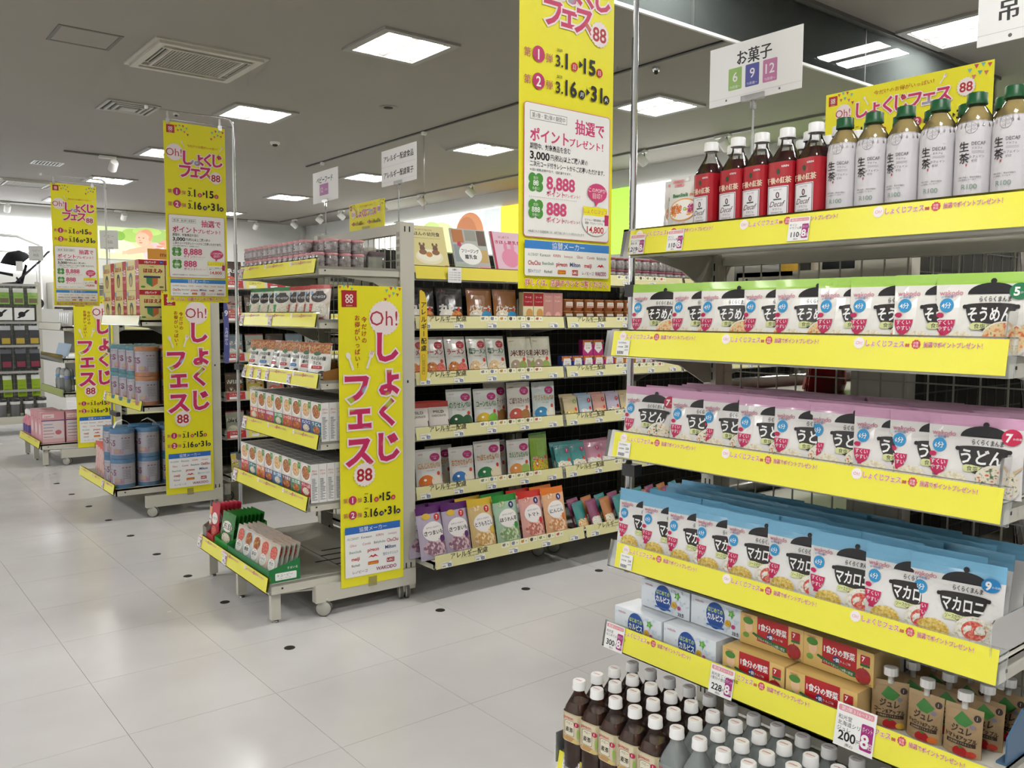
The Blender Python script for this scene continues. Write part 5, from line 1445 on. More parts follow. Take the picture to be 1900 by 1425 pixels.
# magazines on the top shelf
def book_model(cover, pr, w=.19, h=.215, t=.008):
    m = MB().box(-w/2, w/2, 0, t, 0, h, C('#F0EEE8', .6)); m.box(-w/2, w/2, -.0008, 0, 0, h, C(cover, .2, coat=.6))
    return Model('magazine', 'book', [('pages_and_cover', m), ('cover_print', pr.mesh(flat_y(0, -.0008, 0)))])
p = Print(); p.t('はじめてママ&パパの', -.01, .196, .009, C('#5A4A2A', .5)); p.t('ほんの幼児食', .005, .178, .02, C('#4A3A22', .5), w=.13, b=.02); p.rect(-.07, .158, .14, .001, C('#8A7A4A', .5)); p.ell(0, .075, .07, .035, C('#EDE6C4', .4)); p.ell(0, .08, .06, .026, C('#F6F1DA', .35))
for a in (-.03, .035): p.ell(a, .112, .013, .016, C('#6A4426', .45), 12); p.ell(a-.01, .13, .005, .008, C('#6A4426', .45), 8); p.ell(a+.01, .13, .005, .008, C('#6A4426', .45), 8); p.ell(a, .095, .02, .012, C('#8A5A30', .45), 12)
p.ell(.0, .085, .016, .012, C('#C8862E', .45)); p.ell(.08, .02, .02, .02, C('#C98A4A', .45))
p.t('レシピ128', -.04, .02, .012, C('#5A4A2A', .5))
BK1 = book_model('#E8DDA0', p)
p = Print()
for i, (a, b, c, d, h_) in enumerate(((-.09, .15, .06, .06, '#B8743A'), (-.02, .16, .06, .05, '#9A9A8E'), (.045, .14, .045, .07, '#6A5A4E'), (-.09, .0, .06, .05, '#A8B8A0'), (.02, .0, .07, .045, '#D8A0A0'), (.04, .06, .05, .06, '#C8A86A'), (-.09, .06, .045, .08, '#8E9A9A'))): p.rect(a, b, c, d, C(h_, .4))
p.ell(-.005, .098, .062, .05, C('#F3F2EE', .3), 24); p.t('フリージング', -.005, .112, .02, BLK, w=.095, b=.02); p.t('離乳食', -.005, .085, .022, BLK, b=.02); p.ell(-.058, .142, .011, .011, C('#C82E5E', .4)); p.ell(.03, .02, .025, .018, FOODS['veg'])
BK2 = book_model('#BFC2BE', p)
p = Print(); p.t('はじめての', -.02, .19, .013, C('#B83A5A', .45)); p.t('きほん離乳食', -.0, .165, .02, C('#B8325A', .45), w=.15, b=.02); p.ell(0, .09, .05, .045, C('#E08AA6', .45)); p.ell(-.02, .14, .01, .025, C('#E08AA6', .45)); p.ell(.02, .14, .01, .025, C('#E08AA6', .45)); p.rect(-.095, 0, .012, .215, C('#B8325A', .4))
BK3 = book_model('#E9C6D4', p)
for m, x, lb in ((BK1, 2.045, 'cream magazine with brown bear food photo'), (BK2, 2.27, 'white magazine with food photo squares and oval title'), (BK3, 2.49, 'pink magazine half hidden by the big banner')):
    m.place(lb + ' on the top shelf', P2(x, 3.095, ZA[0]), .0, 'magazines on the top shelf', lean=-.3, size=CAM_SC)
p = Print(); p.rect(0, 0, .075, .07, WHT); p.t('お願い', .0375, .06, .009, BLK, b=.02)
for i in range(4): p.t('アレルギー表示をご確認', .0375, .046-.011*i, .006, BLK)
obj('notice_card', p.mesh(flat_y(0, 0, 0)), None, P2(2.08, 3.03, 1.425), None, 'small white notice card below the magazines', 'notice')
# generic snack bags
def snack(title, body, band, tcol, pic, badge='#C0307A', w=.14, h=.165, T=.04, pic2=None, kids=True, num=None, top=.93, bandv=.94, ty=.60):
    p = Print(step=.018)
    p.t('wakodo', -w*.3, h*.88, .008, C('#C8507A', .45))
    if badge: p.ell(w*.23, h*.78, w*.2, h*.1, C(badge, .4), 16); p.t('アレルギー', w*.23, h*.80, .007, WHT); p.t('配慮', w*.23, h*.75, .007, WHT)
    p.t(title, 0, h*ty, .031, C(tcol, .45), w=w*.86, b=.03, ol=WHT if tcol not in ('#F4F4F0',) else None, olw=.05); p.t('やさしい甘さ', 0, h*(ty-.13), .007, C('#5A5048', .5))
    p.ell(0, h*.10, w*.44, h*.08, pic2 or pic, 18); p.ell(-w*.18, h*.2, w*.27, h*.17, pic, 18); p.ell(w*.22, h*.19, w*.23, h*.15, pic2 or pic, 16); p.ell(-w*.24, h*.25, w*.05, h*.03, WHT, 8)
    if num: p.ell(w*.28, h*.72, w*.12, w*.12, C(num[1], .4), 16); p.t(num[0], w*.28, h*.72, w*.16, WHT, b=.03)
    p.ell(w*.3, h*.38, .009, .009, C('#D8402E', .4), 10)
    return pouch_model('snack_bag', 'snack bag', w, h, T, FILM(body), FILM(band), bandv, p, nx=8, nv=7, top=top)
# row 1
CUR = [snack('カレー', '#2E2826', '#3A302C', '#E9E4DC', C('#E9E2D4', .35), None, .14, .15, .03, FOODS['curry'], ty=.42), snack('パンケーキ', '#A8703E', '#8A5A32', '#F4F4F0', FOODS['veg'], None, .145, .15, .03, C('#2E8AB8', .4), ty=.42)]
for i, x in enumerate((1.985, 2.135)): CUR[0].place('black retort curry pouch, %s from the left' % ORD[i], P2(x, 3.09, ZA[1]), random.uniform(-.1, .1), 'retort pouches', lean=-.12, size=CAM_SC)
for i, x in enumerate((2.295, 2.44)): CUR[1].place('brown and white pancake mix pouch with blue corner, %s one' % ('left', 'right')[i], P2(x, 3.09, ZA[1]), random.uniform(-.1, .1), 'retort pouches', lean=-.12, size=CAM_SC)
p = Print(); p.rect(-.029, .075, .058, .06, C('#A8242E', .4)); p.t('ケーキ', 0, .115, .013, WHT); p.t('アレルギー27', 0, .095, .007, WHT); p.ell(.008, .04, .02, .024, C('#D9A25A', .4)); p.ell(0, .015, .012, .01, C('#E8C88A', .4))
CK1 = box_model('cake_mix_box', 'food box', .06, .03, .138, (C('#E9DDB4', .4), C('#C9B88A', .4), C('#A8242E', .4)), p)
p = Print(); p.t('アレルギー', 0, .12, .008, WHT); p.t('クッキー', 0, .1, .01, WHT); p.ell(0, .03, .018, .02, C('#E8B4A4', .4)); p.ell(0, .022, .006, .01, C('#B83A42', .4))
CK2 = box_model('cookie_box', 'food box', .058, .03, .138, (C('#C98E86', .4), C('#B87E78', .4), C('#C08A84', .4)), p)
for i, x in enumerate((2.545, 2.608)): CK1.place('red-topped cake mix box, %s one' % ('left', 'right')[i], P2(x, 3.075, ZA[1]), 0, 'slim boxes', size=CAM_SC)
for i, x in enumerate((2.668, 2.727)): CK2.place('dusty pink cookie box, %s one' % ('left', 'right')[i], P2(x, 3.075, ZA[1]), 0, 'slim boxes', size=CAM_SC)
# orange cups
cm = MB().lathe([(.024, 0, 3), (.027, .004, 3), (.030, .045, 3), (.033, .05, 3), (.033, .053, 3)], C('#A86A3A', .4, n=.1, ns=60), n=18)
cl = Print(); cl.rect(-.022, .016, .044, .026, C('#D8CFC0', .4)); cl.t('おかず', 0, .03, .01, C('#8A4A2A', .45)); cl.rect(-.02, .018, .04, .005, C('#C8502E', .4))
clm = MB(); cl.onto(clm, lambda a, b, e: (a, -(.0245+.0001*b*1000*.006)-.006-e, b))
CUP = Model('side_dish_cup', 'food cup', [('cup', cm), ('label', clm), ('film_lid', MB().lathe([(.034, .053, 3), (.034, .055, 3)], ramp_mat('cup_lid', [(0.35, '#8A3A22'), (0.55, '#C8783E'), (0.7, '#D9A46A')], 70, coat=.3), n=18))])
for lay in range(2):
    for i in range(9):
        CUP.place('orange side dish cup, %s layer, %s from the left' % (('lower', 'upper')[lay], ORD[i]), P2(2.80+.069*i, 3.09, ZA[1]+0.0610*lay), 0, 'side dish cups', size=CAM_SC)
# row 2
ND = [snack('ラーメン', '#E6E2DA', '#D8D4CC', '#B8324A', FOODS['curry'], '#C8303A', .115, .175, .02, FOODS['tomato'], ty=.62, top=.95), snack('塩ラーメン', '#E6E6DC', '#D8DCD0', '#2E6A3E', FOODS['stew'], '#C8303A', .11, .175, .02, FOODS['veg'], ty=.62, top=.95), snack('米粉', '#E9E6CE', '#DEDCC0', '#7A4A2E', C('#A8927A', .4), None, .1, .17, .02, C('#8FA04A', .4), ty=.55, top=.95)]
for i, x in enumerate((1.965, 2.06, 2.175)): ND[0].place('white noodle packet with red soup bowl, %s from the left' % ORD[i], P2(x, 3.09, ZA[2]), .05, 'noodle packets', lean=-.2, size=CAM_SC)
for i, x in enumerate((2.29, 2.395)): ND[1].place('white noodle packet with green soup bowl, %s one' % ('left', 'right')[i], P2(x, 3.09, ZA[2]), .05, 'noodle packets', lean=-.2, size=CAM_SC)
for i, x in enumerate((2.515, 2.59, 2.655, 2.672)): ND[2].place('cream rice noodle packet, %s from the left' % ORD[i], P2(x, 3.085+.012*(i % 2), ZA[2]), -.1, 'noodle packets', lean=-.18, size=CAM_SC)
def curry_cube(c1, c2):
    p = Print(); p.rect(-.034, .05, .068, .022, FOODS['curry']); p.poly([(-.022, .062), (.022, .062), (.026, .03), (0, .008), (-.026, .03)], C('#F0ECE6', .4)); p.t('カレー', 0, .047, .01, C(c1, .4)); p.t('王子様', 0, .034, .009, BLK); p.ell(.026, .06, .006, .006, C('#2E3A7A', .4), 10)
    return box_model('curry_box', 'food box', .068, .03, .074, (C(c1, .4), C(c2, .4), C(c2, .4)), p)
CUBE = [curry_cube('#2A3A8A', '#22306A'), curry_cube('#B8307A', '#8E245E'), curry_cube('#D8862E', '#A8662A')]
for i in range(10): CUBE[0 if i < 2 else (1 if i < 5 or i > 7 else 2)].place('small curry box in the lower row, %s from the left' % ORD[i], P2(2.79+.0715*i, 3.075, ZA[2]), 0, 'small curry boxes', size=CAM_SC)
for i in range(2): CUBE[1].place('small pink curry box stacked on top, %s one' % ('left', 'right')[i], P2(2.935+.0715*i, 3.085, ZA[2]+.0812), 0, 'small curry boxes', size=CAM_SC)
# row 3
p = Print(step=.02); p.rect(-.05, .105, .1, .02, C('#B8342A', .4)); p.t('MILD', 0, .085, .017, BLK, w=.05); p.t('CHOCOLATE', 0, .068, .012, BLK, w=.07); p.poly([(-.05, .02), (.05, .05), (.05, .0), (-.05, 0)], C('#4A2A1E', .4)); p.rect(-.04, -.0, .08, .018, C('#E8EEF4', .4)); p.t('アレルギー', 0, .01, .012, C('#2E6AA8', .4))
CHO = pouch_model('chocolate_bar', 'chocolate', .1, .13, .012, FILM('#E4DCD4'), FILM('#B8342A'), .88, p, nx=6, nv=5)
for i in range(8): CHO.place('white and red chocolate bar, %s stack, %s from the front' % (('left', 'right')[i//4], ORD[i % 4]), P2(1.96+.105*(i//4)-.008*(i % 4), 3.07+.014*(i % 4), ZA[3]), -.1, 'chocolate bars', lean=-.2, size=CAM_SC)
SN = [snack('のりせんべい', '#E4E6E2', '#D4D8D6', '#2E7A3E', C('#2E5A36', .4), w=.14, h=.175), snack('コーンせんべい', '#E4E6E2', '#D4D8D6', '#3E7A2E', C('#D8B43A', .4), w=.14, h=.17, pic2=C('#7ABA3A', .4)), snack('ごぼうスティック', '#E9E4DC', '#DAD6D0', '#8A5A3A', C('#C85A4A', .4), w=.13, h=.19, pic2=C('#A8743E', .4), ty=.55), snack('ソフトせんべい', '#DCE6E4', '#D0DCDC', '#C8A43A', C('#3E8AB8', .4), w=.14, h=.185, pic2=C('#E8E2CE', .4))]
for m, x, z, lb in ((0, 2.187, 0, 'green seaweed'), (1, 2.332, 0, 'yellow and green corn'), (2, 2.522, .0, 'red checked burdock'), (3, 2.675, 0, 'pale blue fish')):
    SN[m].place('white rice cracker bag with %s picture' % lb, P2(x, 3.09, ZA[3]), random.uniform(-.08, .08), 'rice cracker bags of the upper snack row', lean=-.1, size=CAM_SC)
SN[2].place('dark half-hidden snack bag between the corn and burdock bags', P2(2.425, 3.14, ZA[3]), 0, 'rice cracker bags of the upper snack row', lean=-.1, size=CAM_SC)
CARDP = [snack(t_, b_, n_, '#4A3A2A', FOODS[f_], None, .092, .115, .014, ty=.2, num=num) for t_, b_, n_, f_, num in (('じゃがいも', '#D9C8A0', '#CBB88E', 'mac', ('5', '#7AAA3A')), ('白身魚', '#A8BCCF', '#98AEC4', 'rice', ('7', '#C8302E')), ('かぼちゃ', '#D8A89A', '#C89A8C', 'stew', ('7', '#C8302E')), ('うどん', '#C8C0D4', '#B8B0C8', 'veg', ('7', '#C8302E')))]
for i in range(8):
    for k in range(2): CARDP[i % 4].place('flat pastel baby food packet, %s from the left, %s row' % (ORD[i], ('front', 'back')[k]), P2(2.842+.097*i, 3.075+.025*k, ZA[3]+0.0044*k), .0, 'flat packets beside the rice crackers', lean=-.25, size=CAM_SC)
# row 4
S4 = [snack('にんじんせんべい', '#E8E6E2', '#D8D8D6', '#E09A2E', C('#E0762E', .4), w=.14, h=.175, pic2=C('#E9DFC8', .4)), snack('おさかなせんべい', '#E8E6E2', '#D8D8D6', '#D8862E', C('#3E7AB8', .4), w=.135, h=.17, pic2=C('#E9DFC8', .4)), snack('かぼちゃせんべい', '#E8E6E2', '#D8D8D6', '#C88A2E', C('#2E7A4A', .4), w=.155, h=.185, pic2=C('#E9D9B8', .4)), snack('カルシウムせんべい', '#E8E6E2', '#D8D8D6', '#4E8A3A', C('#D8904A', .4), w=.13, h=.175, pic2=C('#9AB85A', .4))]
for i, (x, lb) in enumerate(((2.027, 'orange carrot'), (2.2, 'blue fish'), (2.346, 'green pumpkin'), (2.524, 'brown cracker'))): S4[i].place('white rice cracker bag with %s picture, lower snack row' % lb, P2(x, 3.09, ZA[4]), random.uniform(-.06, .06), 'rice cracker bags of the lower snack row', lean=-.12, size=CAM_SC)
for i, x in enumerate((2.12, 2.43)): S4[i].place('rice cracker bag standing behind the lower snack row, %s one' % ('left', 'right')[i], P2(x, 3.15, ZA[4]), 0, 'rice cracker bags of the lower snack row', lean=-.1, size=CAM_SC)
RAM = snack('ラムネ', '#8FB84A', '#3E8A2E', '#D8402E', ramp_mat('ramune', [(0.3, '#3E9A3A'), (0.5, '#E0C83A'), (0.65, '#D8502E'), (0.8, '#3E8AC8')], 60), None, .125, .195, .03, ty=.35)
RAM.place('tall green and yellow candy bag at the right of the crackers', P2(2.66, 3.10, ZA[4]), .15, 'candy bags', lean=-.12, size=CAM_SC)
TEA_ = [snack('とうもろこし', '#4E9A9A', '#3E8A8E', '#F4F4F0', FOODS['veg'], None, .1, .135, .02, ty=.25, num=('7', '#C83A7A')), snack('豆乳リゾット', '#C88AA0', '#B87A92', '#F4F4F0', FOODS['rice'], None, .1, .13, .02, ty=.25, num=('7', '#C83A7A'))]
for i in range(8):
    for k in range(2): TEA_[(i//2) % 2].place('%s flat baby meal packet, %s from the left, %s row' % (('teal', 'rose')[(i//2) % 2], ORD[i], ('front', 'back')[k]), P2(2.80+.1*i, 3.075+.03*k, ZA[4]+0.0044*k), random.uniform(-.1, .1), 'teal and rose packets', lean=-.3, size=CAM_SC)
# bottom row
def puff(title, body, band, pic, num, ncol):
    p = Print(step=.018); w, h = .145, .215
    p.ell(0, h*.22, w*.42, h*.16, pic, 20); p.ell(0, h*.52, w*.38, h*.19, C('#EDE9E6', .35), 20); p.t('おやさいのおやつ', 0, h*.60, .009, C('#5A3A6A', .45)); p.t(title, 0, h*.5, .021, BLK, w=min(.1, .022*len(title)), b=.02)
    p.ell(w*.2, h*.78, .015, .015, C(ncol, .4), 16); p.t(num, w*.2, h*.78, .02, WHT, b=.03); p.ell(w*.27, h*.36, .014, .014, C(band, .4), 14); p.ell(-w*.18, h*.82, .022, .013, C('#D8B43A', .4) if title == 'さつまいも' else pic, 14)
    return pouch_model('puff_snack_bag', 'snack bag', w, h, .05, FILM(body), FILM(band), .86, p, nx=9, nv=8, top=.95)
PF = [puff('さつまいも', '#B9AEC2', '#5A2468', ramp_mat('puff_purple', [(0.35, '#8A6478'), (0.5, '#B08A98'), (0.7, '#D8BCC2')], 90, kind='vor'), '7', '#C8302E'),
      puff('とうもろこし', '#D9BC86', '#D8B43A', ramp_mat('puff_corn', [(0.35, '#C89A5A'), (0.55, '#E0C08A'), (0.7, '#EBD6AE')], 90, kind='vor'), '7', '#C8302E'),
      puff('ほうれん草', '#A9C8AE', '#2E8A3A', ramp_mat('puff_green', [(0.35, '#7A9A6A'), (0.55, '#A8BE92'), (0.7, '#C6D4B0')], 90, kind='vor'), '9', '#2A2A6A'),
      puff('トマト', '#E0A8A0', '#C8302E', ramp_mat('puff_red', [(0.35, '#B8685A'), (0.55, '#D8968A'), (0.7, '#E8BCB0')], 90, kind='vor'), '9', '#2A2A6A'),
      puff('にんじん', '#E6B48E', '#E07A2E', ramp_mat('puff_orange', [(0.35, '#C88A5A'), (0.55, '#E0B48A'), (0.7, '#EED0B0')], 90, kind='vor'), '9', '#2A2A6A')]
for k in range(2):
    for i, (m, x) in enumerate(((0, 1.955), (0, 2.08), (1, 2.215), (2, 2.352), (3, 2.497), (4, 2.635))):
        nm = ('purple sweet potato', 'purple sweet potato', 'yellow corn', 'green spinach', 'red tomato', 'orange carrot')[i]
        wh = (', left one' if i == 0 else ', right one' if i == 1 else '')
        PF[m].place('%s puff bag in the %s row%s' % (nm, ('front', 'back')[k], wh), P2(x-.02*k, 2.945+.06*k, ZA[5]), .1, 'vegetable puff bags on the bottom shelf', lean=-.2, size=CAM_SC)
FL = [snack('五目', '#3E8A86', '#2E7A7A', '#F4F4F0', FOODS['stew'], None, .1, .13, .02, ty=.25), snack('鯛', '#8A4A6A', '#7A3A5E', '#F4F4F0', FOODS['rice'], None, .1, .13, .02, ty=.25), snack('野菜', '#B87A4A', '#A86A3E', '#F4F4F0', FOODS['veg'], None, .1, .13, .02, ty=.25)]
for i in range(9):
    for k in range(2): FL[(i+k) % 3].place('dark foil meal packet at floor level, %s from the left, %s row' % (ORD[i], ('front', 'back')[k]), P2(2.80+.09*i, 2.94+.035*k, ZA[5]+0.0109*k), .3, 'foil packets on the bottom shelf', lean=-.35, size=CAM_SC)
# far top shelf: jars seen through the pole
JR = Model('baby_food_jar', 'jar', [('glass', JAR.parts[0][1]), ('lid', MB().lathe([(.0275, .047), (.0285, .049), (.0285, .056), (.026, .058)], C('#8E4A58', .35), n=18))])
for lay in range(2):
    for i in range(12):
        JR.place('dark jar with maroon lid on the far top shelf, %s layer, %s from the left' % (('lower', 'upper')[lay], ORD[i]), P2(3.05+.062*i, 3.10, ZA[0]+0.0638*lay), 0, 'maroon-lid jars on the far top shelf', size=CAM_SC)
# yellow blade sign
p = Print(); pts = [(a*1.09, b*1.09) for a, b in [(0.0, .01), (.008, 0), (.03, 0), (.036, .03), (.038, .18), (.034, .33), (.022, .365), (.006, .374), (0, .37)]]
p.poly(pts, C('#E9C93A', .4)); p.t('アレルギー配慮', .0207, .245, .0294, BLK, vert=True, b=.02, pitch=1.1); p.rect(.011, .03, .016, .09, C('#5A4A1E', .5), .006); p.rect(.012, .031, .014, .088, C('#E9C93A', .4), .006); p.t('7品目不使用', .019, .075, .011, C('#5A4A1E', .5), vert=True)
t = thing('blade_sign', 'narrow yellow upright allergy blade sign', 'sign', (2.095, 3.275, .979), 0)
m = MB(); m.prism([(a, b) for a, b in pts], 'y', 0, .002, C('#E9C93A', .4)); part(t, 'blade', m); part(t, 'lettering', p.mesh(flat_y(0, 0, 0))); part(t, 'holder', MB().box(-.006, .012, .002, .03, .39, .415, C('#2A2A28', .5)))
# ================================================================== RUN BEHIND THE NEAREST DISPLAY (seen through its mesh)
GR1 = 'shelf bays behind the nearest end display'
DK = C('#4A4842', .6)
bay('wire shelf bay behind the nearest display, facing the allergy aisle', 1.96, 1.09, .9, [(1.42, .40), (1.10, .40), (.80, .40), (.50, .40)], -.42, H=1.50, deck=.2, face=-1, group=GR1)
bay('wire shelf bay behind the nearest display, facing the camera side', 1.96, 1.02, .9, [(1.36, .40), (1.02, .40), (.72, .40), (.45, .40)], -.42, H=1.50, deck=.2, back=C('#3A3934', .7), face=1, group=GR1)
RB = [snack('おむつ', '#A8242A', '#8E1C22', '#F4F4F0', C('#D86A5A', .4), None, .24, .19, .09, ty=.55), snack('おせんべい', '#4A4038', '#3A322C', '#F4F4F0', C('#B8A07A', .4), None, .16, .17, .06, ty=.5)]
for i, x in enumerate((2.10, 2.36, 2.62)):
    RB[0].place('red glossy bag on the shelf behind the mesh, %s from the left' % ORD[i], (x, 1.28, 1.07), PI+.2, 'red bags behind the mesh', lean=-.1)
for lvl, z in enumerate((.99, .69)):
    for i, x in enumerate((2.05, 2.22, 2.39, 2.56)):
        RB[1].place('dark snack bag behind the mesh, %s shelf, %s from the left' % (('upper', 'lower')[lvl], ORD[i]), (x, .74, z), .1, 'dark bags behind the mesh', lean=-.1)
WB = snack('ボーロ', '#D9D4CC', '#B8322E', '#B8242E', C('#B8322E', .4), None, .17, .17, .06, ty=.5)
for i, x in enumerate((2.06, 2.24, 2.42)): WB.place('white and red bag on the top shelf behind the mesh, %s from the left' % ORD[i], (x, .76, 1.33), .05, 'white bags behind the mesh', lean=-.08)
pil = MB().lathe([(.02, 0), (.12, .012), (.15, .05), (.13, .09), (.06, .115), (.0, .12)], C('#3A3F46', .9, n=.15, ns=30), n=22, e=2.6)
obj('padded_cushion', pil, None, (2.33, 1.33, 1.392), .2, 'dark grey padded cushion behind the mesh', 'cushion')
for i, (x, c) in enumerate(((2.04, '#C8A03A'), (2.10, '#2A2826'), (2.155, '#B8B0A0'))):
    t = thing('small_jar', 'small %s bottle behind the mesh next to the cushion' % ('yellow', 'black', 'beige')[i], 'jar', (x, 1.36, 1.392), 0, 'small bottles behind the mesh')
    part(t, 'body', MB().lathe([(.022, 0), (.024, .004), (.024, .06), (.014, .072), (.014, .08)], C(c, .35), n=14)); part(t, 'cap', MB().lathe([(.016, .08), (.016, .095), (.014, .097)], C('#2E2C2A', .4), n=14))

# ================================================================== THIRD END DISPLAY
E3 = Frame(2.005, 5.6, 0.0)
PALE = (C('#E6DFA0', .35), None)
e3, z3 = endcap('third end display with formula boxes and canned powder packs', E3, 1.62,
    [(1.268, -.47, dict(strip=(C('#DDD79A', .3), None))), (.735, -.47, dict(cards=(('145', .0, .004, 1.2),))), (.50, -.32, dict(strip=PALE))], -.645, deck=.2, base_cards=(('145', .62, 0, 1.0),), legs=False)
side_banner('side of the third end display', E3, -.332, .13)
def formula_model():
    w, d, h = .155, .28, .186
    y_, r_ = C('#E3D68E', .4), C('#B8242E', .4)
    m = MB().box(-w/2, w/2, -d/2, d/2, 0, h, y_)
    p = Print(); p.rect(-w/2, h*.84, w, h*.16, r_); p.t('2缶パック', -.01, h*.92, .016, WHT, b=.03); p.rect(w*.3, h*.86, w*.15, h*.12, C('#2A4A9A', .4), .006); p.t('0-1', w*.375, h*.92, .01, WHT)
    p.t('meiji', 0, h*.78, .012, C('#6A2A22', .45)); p.t('ほほえみ', .006, h*.64, .029, C('#A8322A', .45), w=.115, b=.04); p.poly([(-.035, h*.42), (.035, h*.42), (.033, h*.22), (0, h*.1), (-.033, h*.22)], C('#3E8A5A', .4)); p.poly([(0, h*.42), (.035, h*.42), (.033, h*.22), (0, h*.1)], C('#C8703A', .4)); p.rect(-.05, h*.40, .1, .012, C('#243A5A', .4)); p.ell(-.055, h*.1, .014, .006, C('#4E8A4A', .4)); p.ell(.055, h*.1, .014, .006, C('#8A7A3A', .4))
    s = Print(); s.rect(.20, 0, .08, h, r_); s.t('2缶', .24, h*.6, .05, WHT, b=.02); s.t('パック', .24, h*.3, .024, WHT); s.ell(.10, h*.35, .04, .045, C('#3A5A5A', .4)); s.ell(.10, h*.30, .025, .03, C('#C8A05A', .4)); s.t('ほほえみ', .10, h*.75, .034, C('#A8322A', .45), w=.15, b=.03); s.rect(.01, h*.8, .03, .03, C('#7AA0D8', .4))
    return Model('formula_box', 'formula box', [('carton', m), ('front_print', p.mesh(flat_y(0, -d/2, 0))), ('side_print', s.mesh(lambda a, b, e: (-w/2-e, d/2-a, b)))])
FBX = formula_model()
for lay in range(2):
    for k in range(2):
        for i in range(3):
            FBX.place('yellow and red formula box, %s layer, %s row, %s from the camera' % (('lower', 'upper')[lay], ('front', 'back')[k], ORD[i]), (1.63+.16*k, 5.755+.288*i, z3[0]+.187*lay), 0, 'formula boxes on the third display')
def can_model(cap, label, n5='5'):
    h, r = .178, .07
    b = MB().lathe([(r*.97, 0), (r, .006), (r, h-.02)], C('#E2DCEA', .3, coat=.3), n=24)
    p = Print(step=.02)
    p.rect(-.09, .028, .05, .06, C('#D890B4', .4)); p.rect(-.02, .028, .06, .032, C('#D8A0BE', .4)); p.ell(.0, .05, .018, .014, C('#E9C9A4', .4)); p.rect(.028, .05, .06, .085, C('#DAD6E4', .4)); p.rect(.03, .125, .06, .006, C('#A83A5A', .4))
    for i in range(6): p.rect(.034, .06+.01*i, .048, .003, C('#9A90A8', .5))
    p.t(label, -.035, .1, .05, C('#9A4A7A', .45), w=.06, b=.06, ol=WHT, olw=.06); p.t('フォローアップ', -.02, .14, .011, C('#7A5A8A', .45))
    m = MB(); p.onto(m, wrap(r, 2), e0=.0008)
    film = MB().lathe([(r+.0035, -.0002), (r+.003, h*.3), (r+.0045, h*.7), (r+.002, h+.006)], clear('#F4F4F8', .10, .08), n=20, capb=False, capt=False)
    return Model('powder_can', 'can', [('can', b), ('label', m), ('lid', MB().lathe([(r+.0015, h-.024), (r+.002, h-.018), (r+.002, h), (r-.004, h+.004)], C(cap, .35, coat=.3), n=24)), ('base_ring', MB().lathe([(r+.001, 0), (r+.0015, .018), (r+.0005, .024)], C(cap, .35, coat=.3), n=24, capb=False, capt=False)), ('film_wrap', film)])
CANB, CANO, CANT = can_model('#1E86C4', 'ち5'), can_model('#E8862A', 'S5'), can_model('#2E9AA8', 'PS')
for lay in range(2):
    for i in range(4):
        for k in range(2):
            (CANO if i == 0 else CANT).place('%s can on the can shelf, %s layer, %s in depth, %s column' % (('orange-lidded' if i == 0 else 'teal-lidded'), ('lower', 'upper')[lay], ORD[i], ('left', 'right')[k]), (1.605+.152*k-(.0 if i else 0), 5.69+.19*i, z3[1]+.184*lay), FACE_X+.85+.3*k, 'powder cans on the can shelf')
for lay in range(2):
    for i in range(2):
        for k in range(3):
            CANB.place('blue-lidded can on the base, %s layer, %s in depth, %s from the left' % (('lower', 'upper')[lay], ORD[i], ORD[k]), (1.445+.150*k, 5.685+.155*i, .2+.184*lay), -.75, 'blue powder cans on the base')
# crumpled film handles
for k in range(2):
    m = MB(); pts = [(-.06, 0, 0), (-.035, .01, .03), (0, 0, .045), (.03, -.01, .028), (.055, 0, .004)]
    vs = [(x, y-.012, z) for x, y, z in pts]+[(x+.008, y+.016, z+.004) for x, y, z in pts]
    m.add(vs, [(i, i+1, 6+i, 5+i) for i in range(4)], C('#ECEAE8', .4)); m.add([(x, y, z+.0012) for x, y, z in vs], [(5+i, 6+i, i+1, i) for i in range(4)], C('#ECEAE8', .4))
    obj('carry_handle', m, None, (1.445+.150*k, 5.685, .572), .3-.5*k, 'white plastic carry strap on the %s blue can pack' % ('left', 'right')[k], 'strap')
REDP = pouch_model('refill_pack', 'refill pack', .16, .2, .08, FILM('#E4B8B0'), FILM('#D8604A'), .85, None, nx=8, nv=6)
for i in range(4):
    REDP.place('pink wrapped refill pack on the far base end, %s in depth' % ORD[i], (1.455+.012*i, 6.05+.11*i, .2), FACE_X+.3, 'refill packs on the base')
for i in range(3):
    CARDP[i].place('small hanging baby food card above the blue cans, %s from the left' % ORD[i], (1.74+.085*i, 5.68, z3[2]), 0, 'small cards of the third display')
# behind the third display: sign board, white card
t = thing('board_sign', 'orange board sign behind the formula boxes', 'sign', (1.72, 6.0, 1.238), 0)
part(t, 'board', MB().box(0, .30, 0, .012, .40, .47, C('#D8963A', .45))); part(t, 'stand', MB().box(.14, .16, .002, .010, 0, .40, CREAMD)); q = Print(); q.t('medela', .14, .435, .045, C('#3A2E22', .5)); part(t, 'lettering', q.mesh(flat_y(0, 0, 0)))
hang_set('smallest, at the far left', 1.63, 6.668, .30, 1.60, 1.281, 6.668, 1.332, white=True, reach=.172)

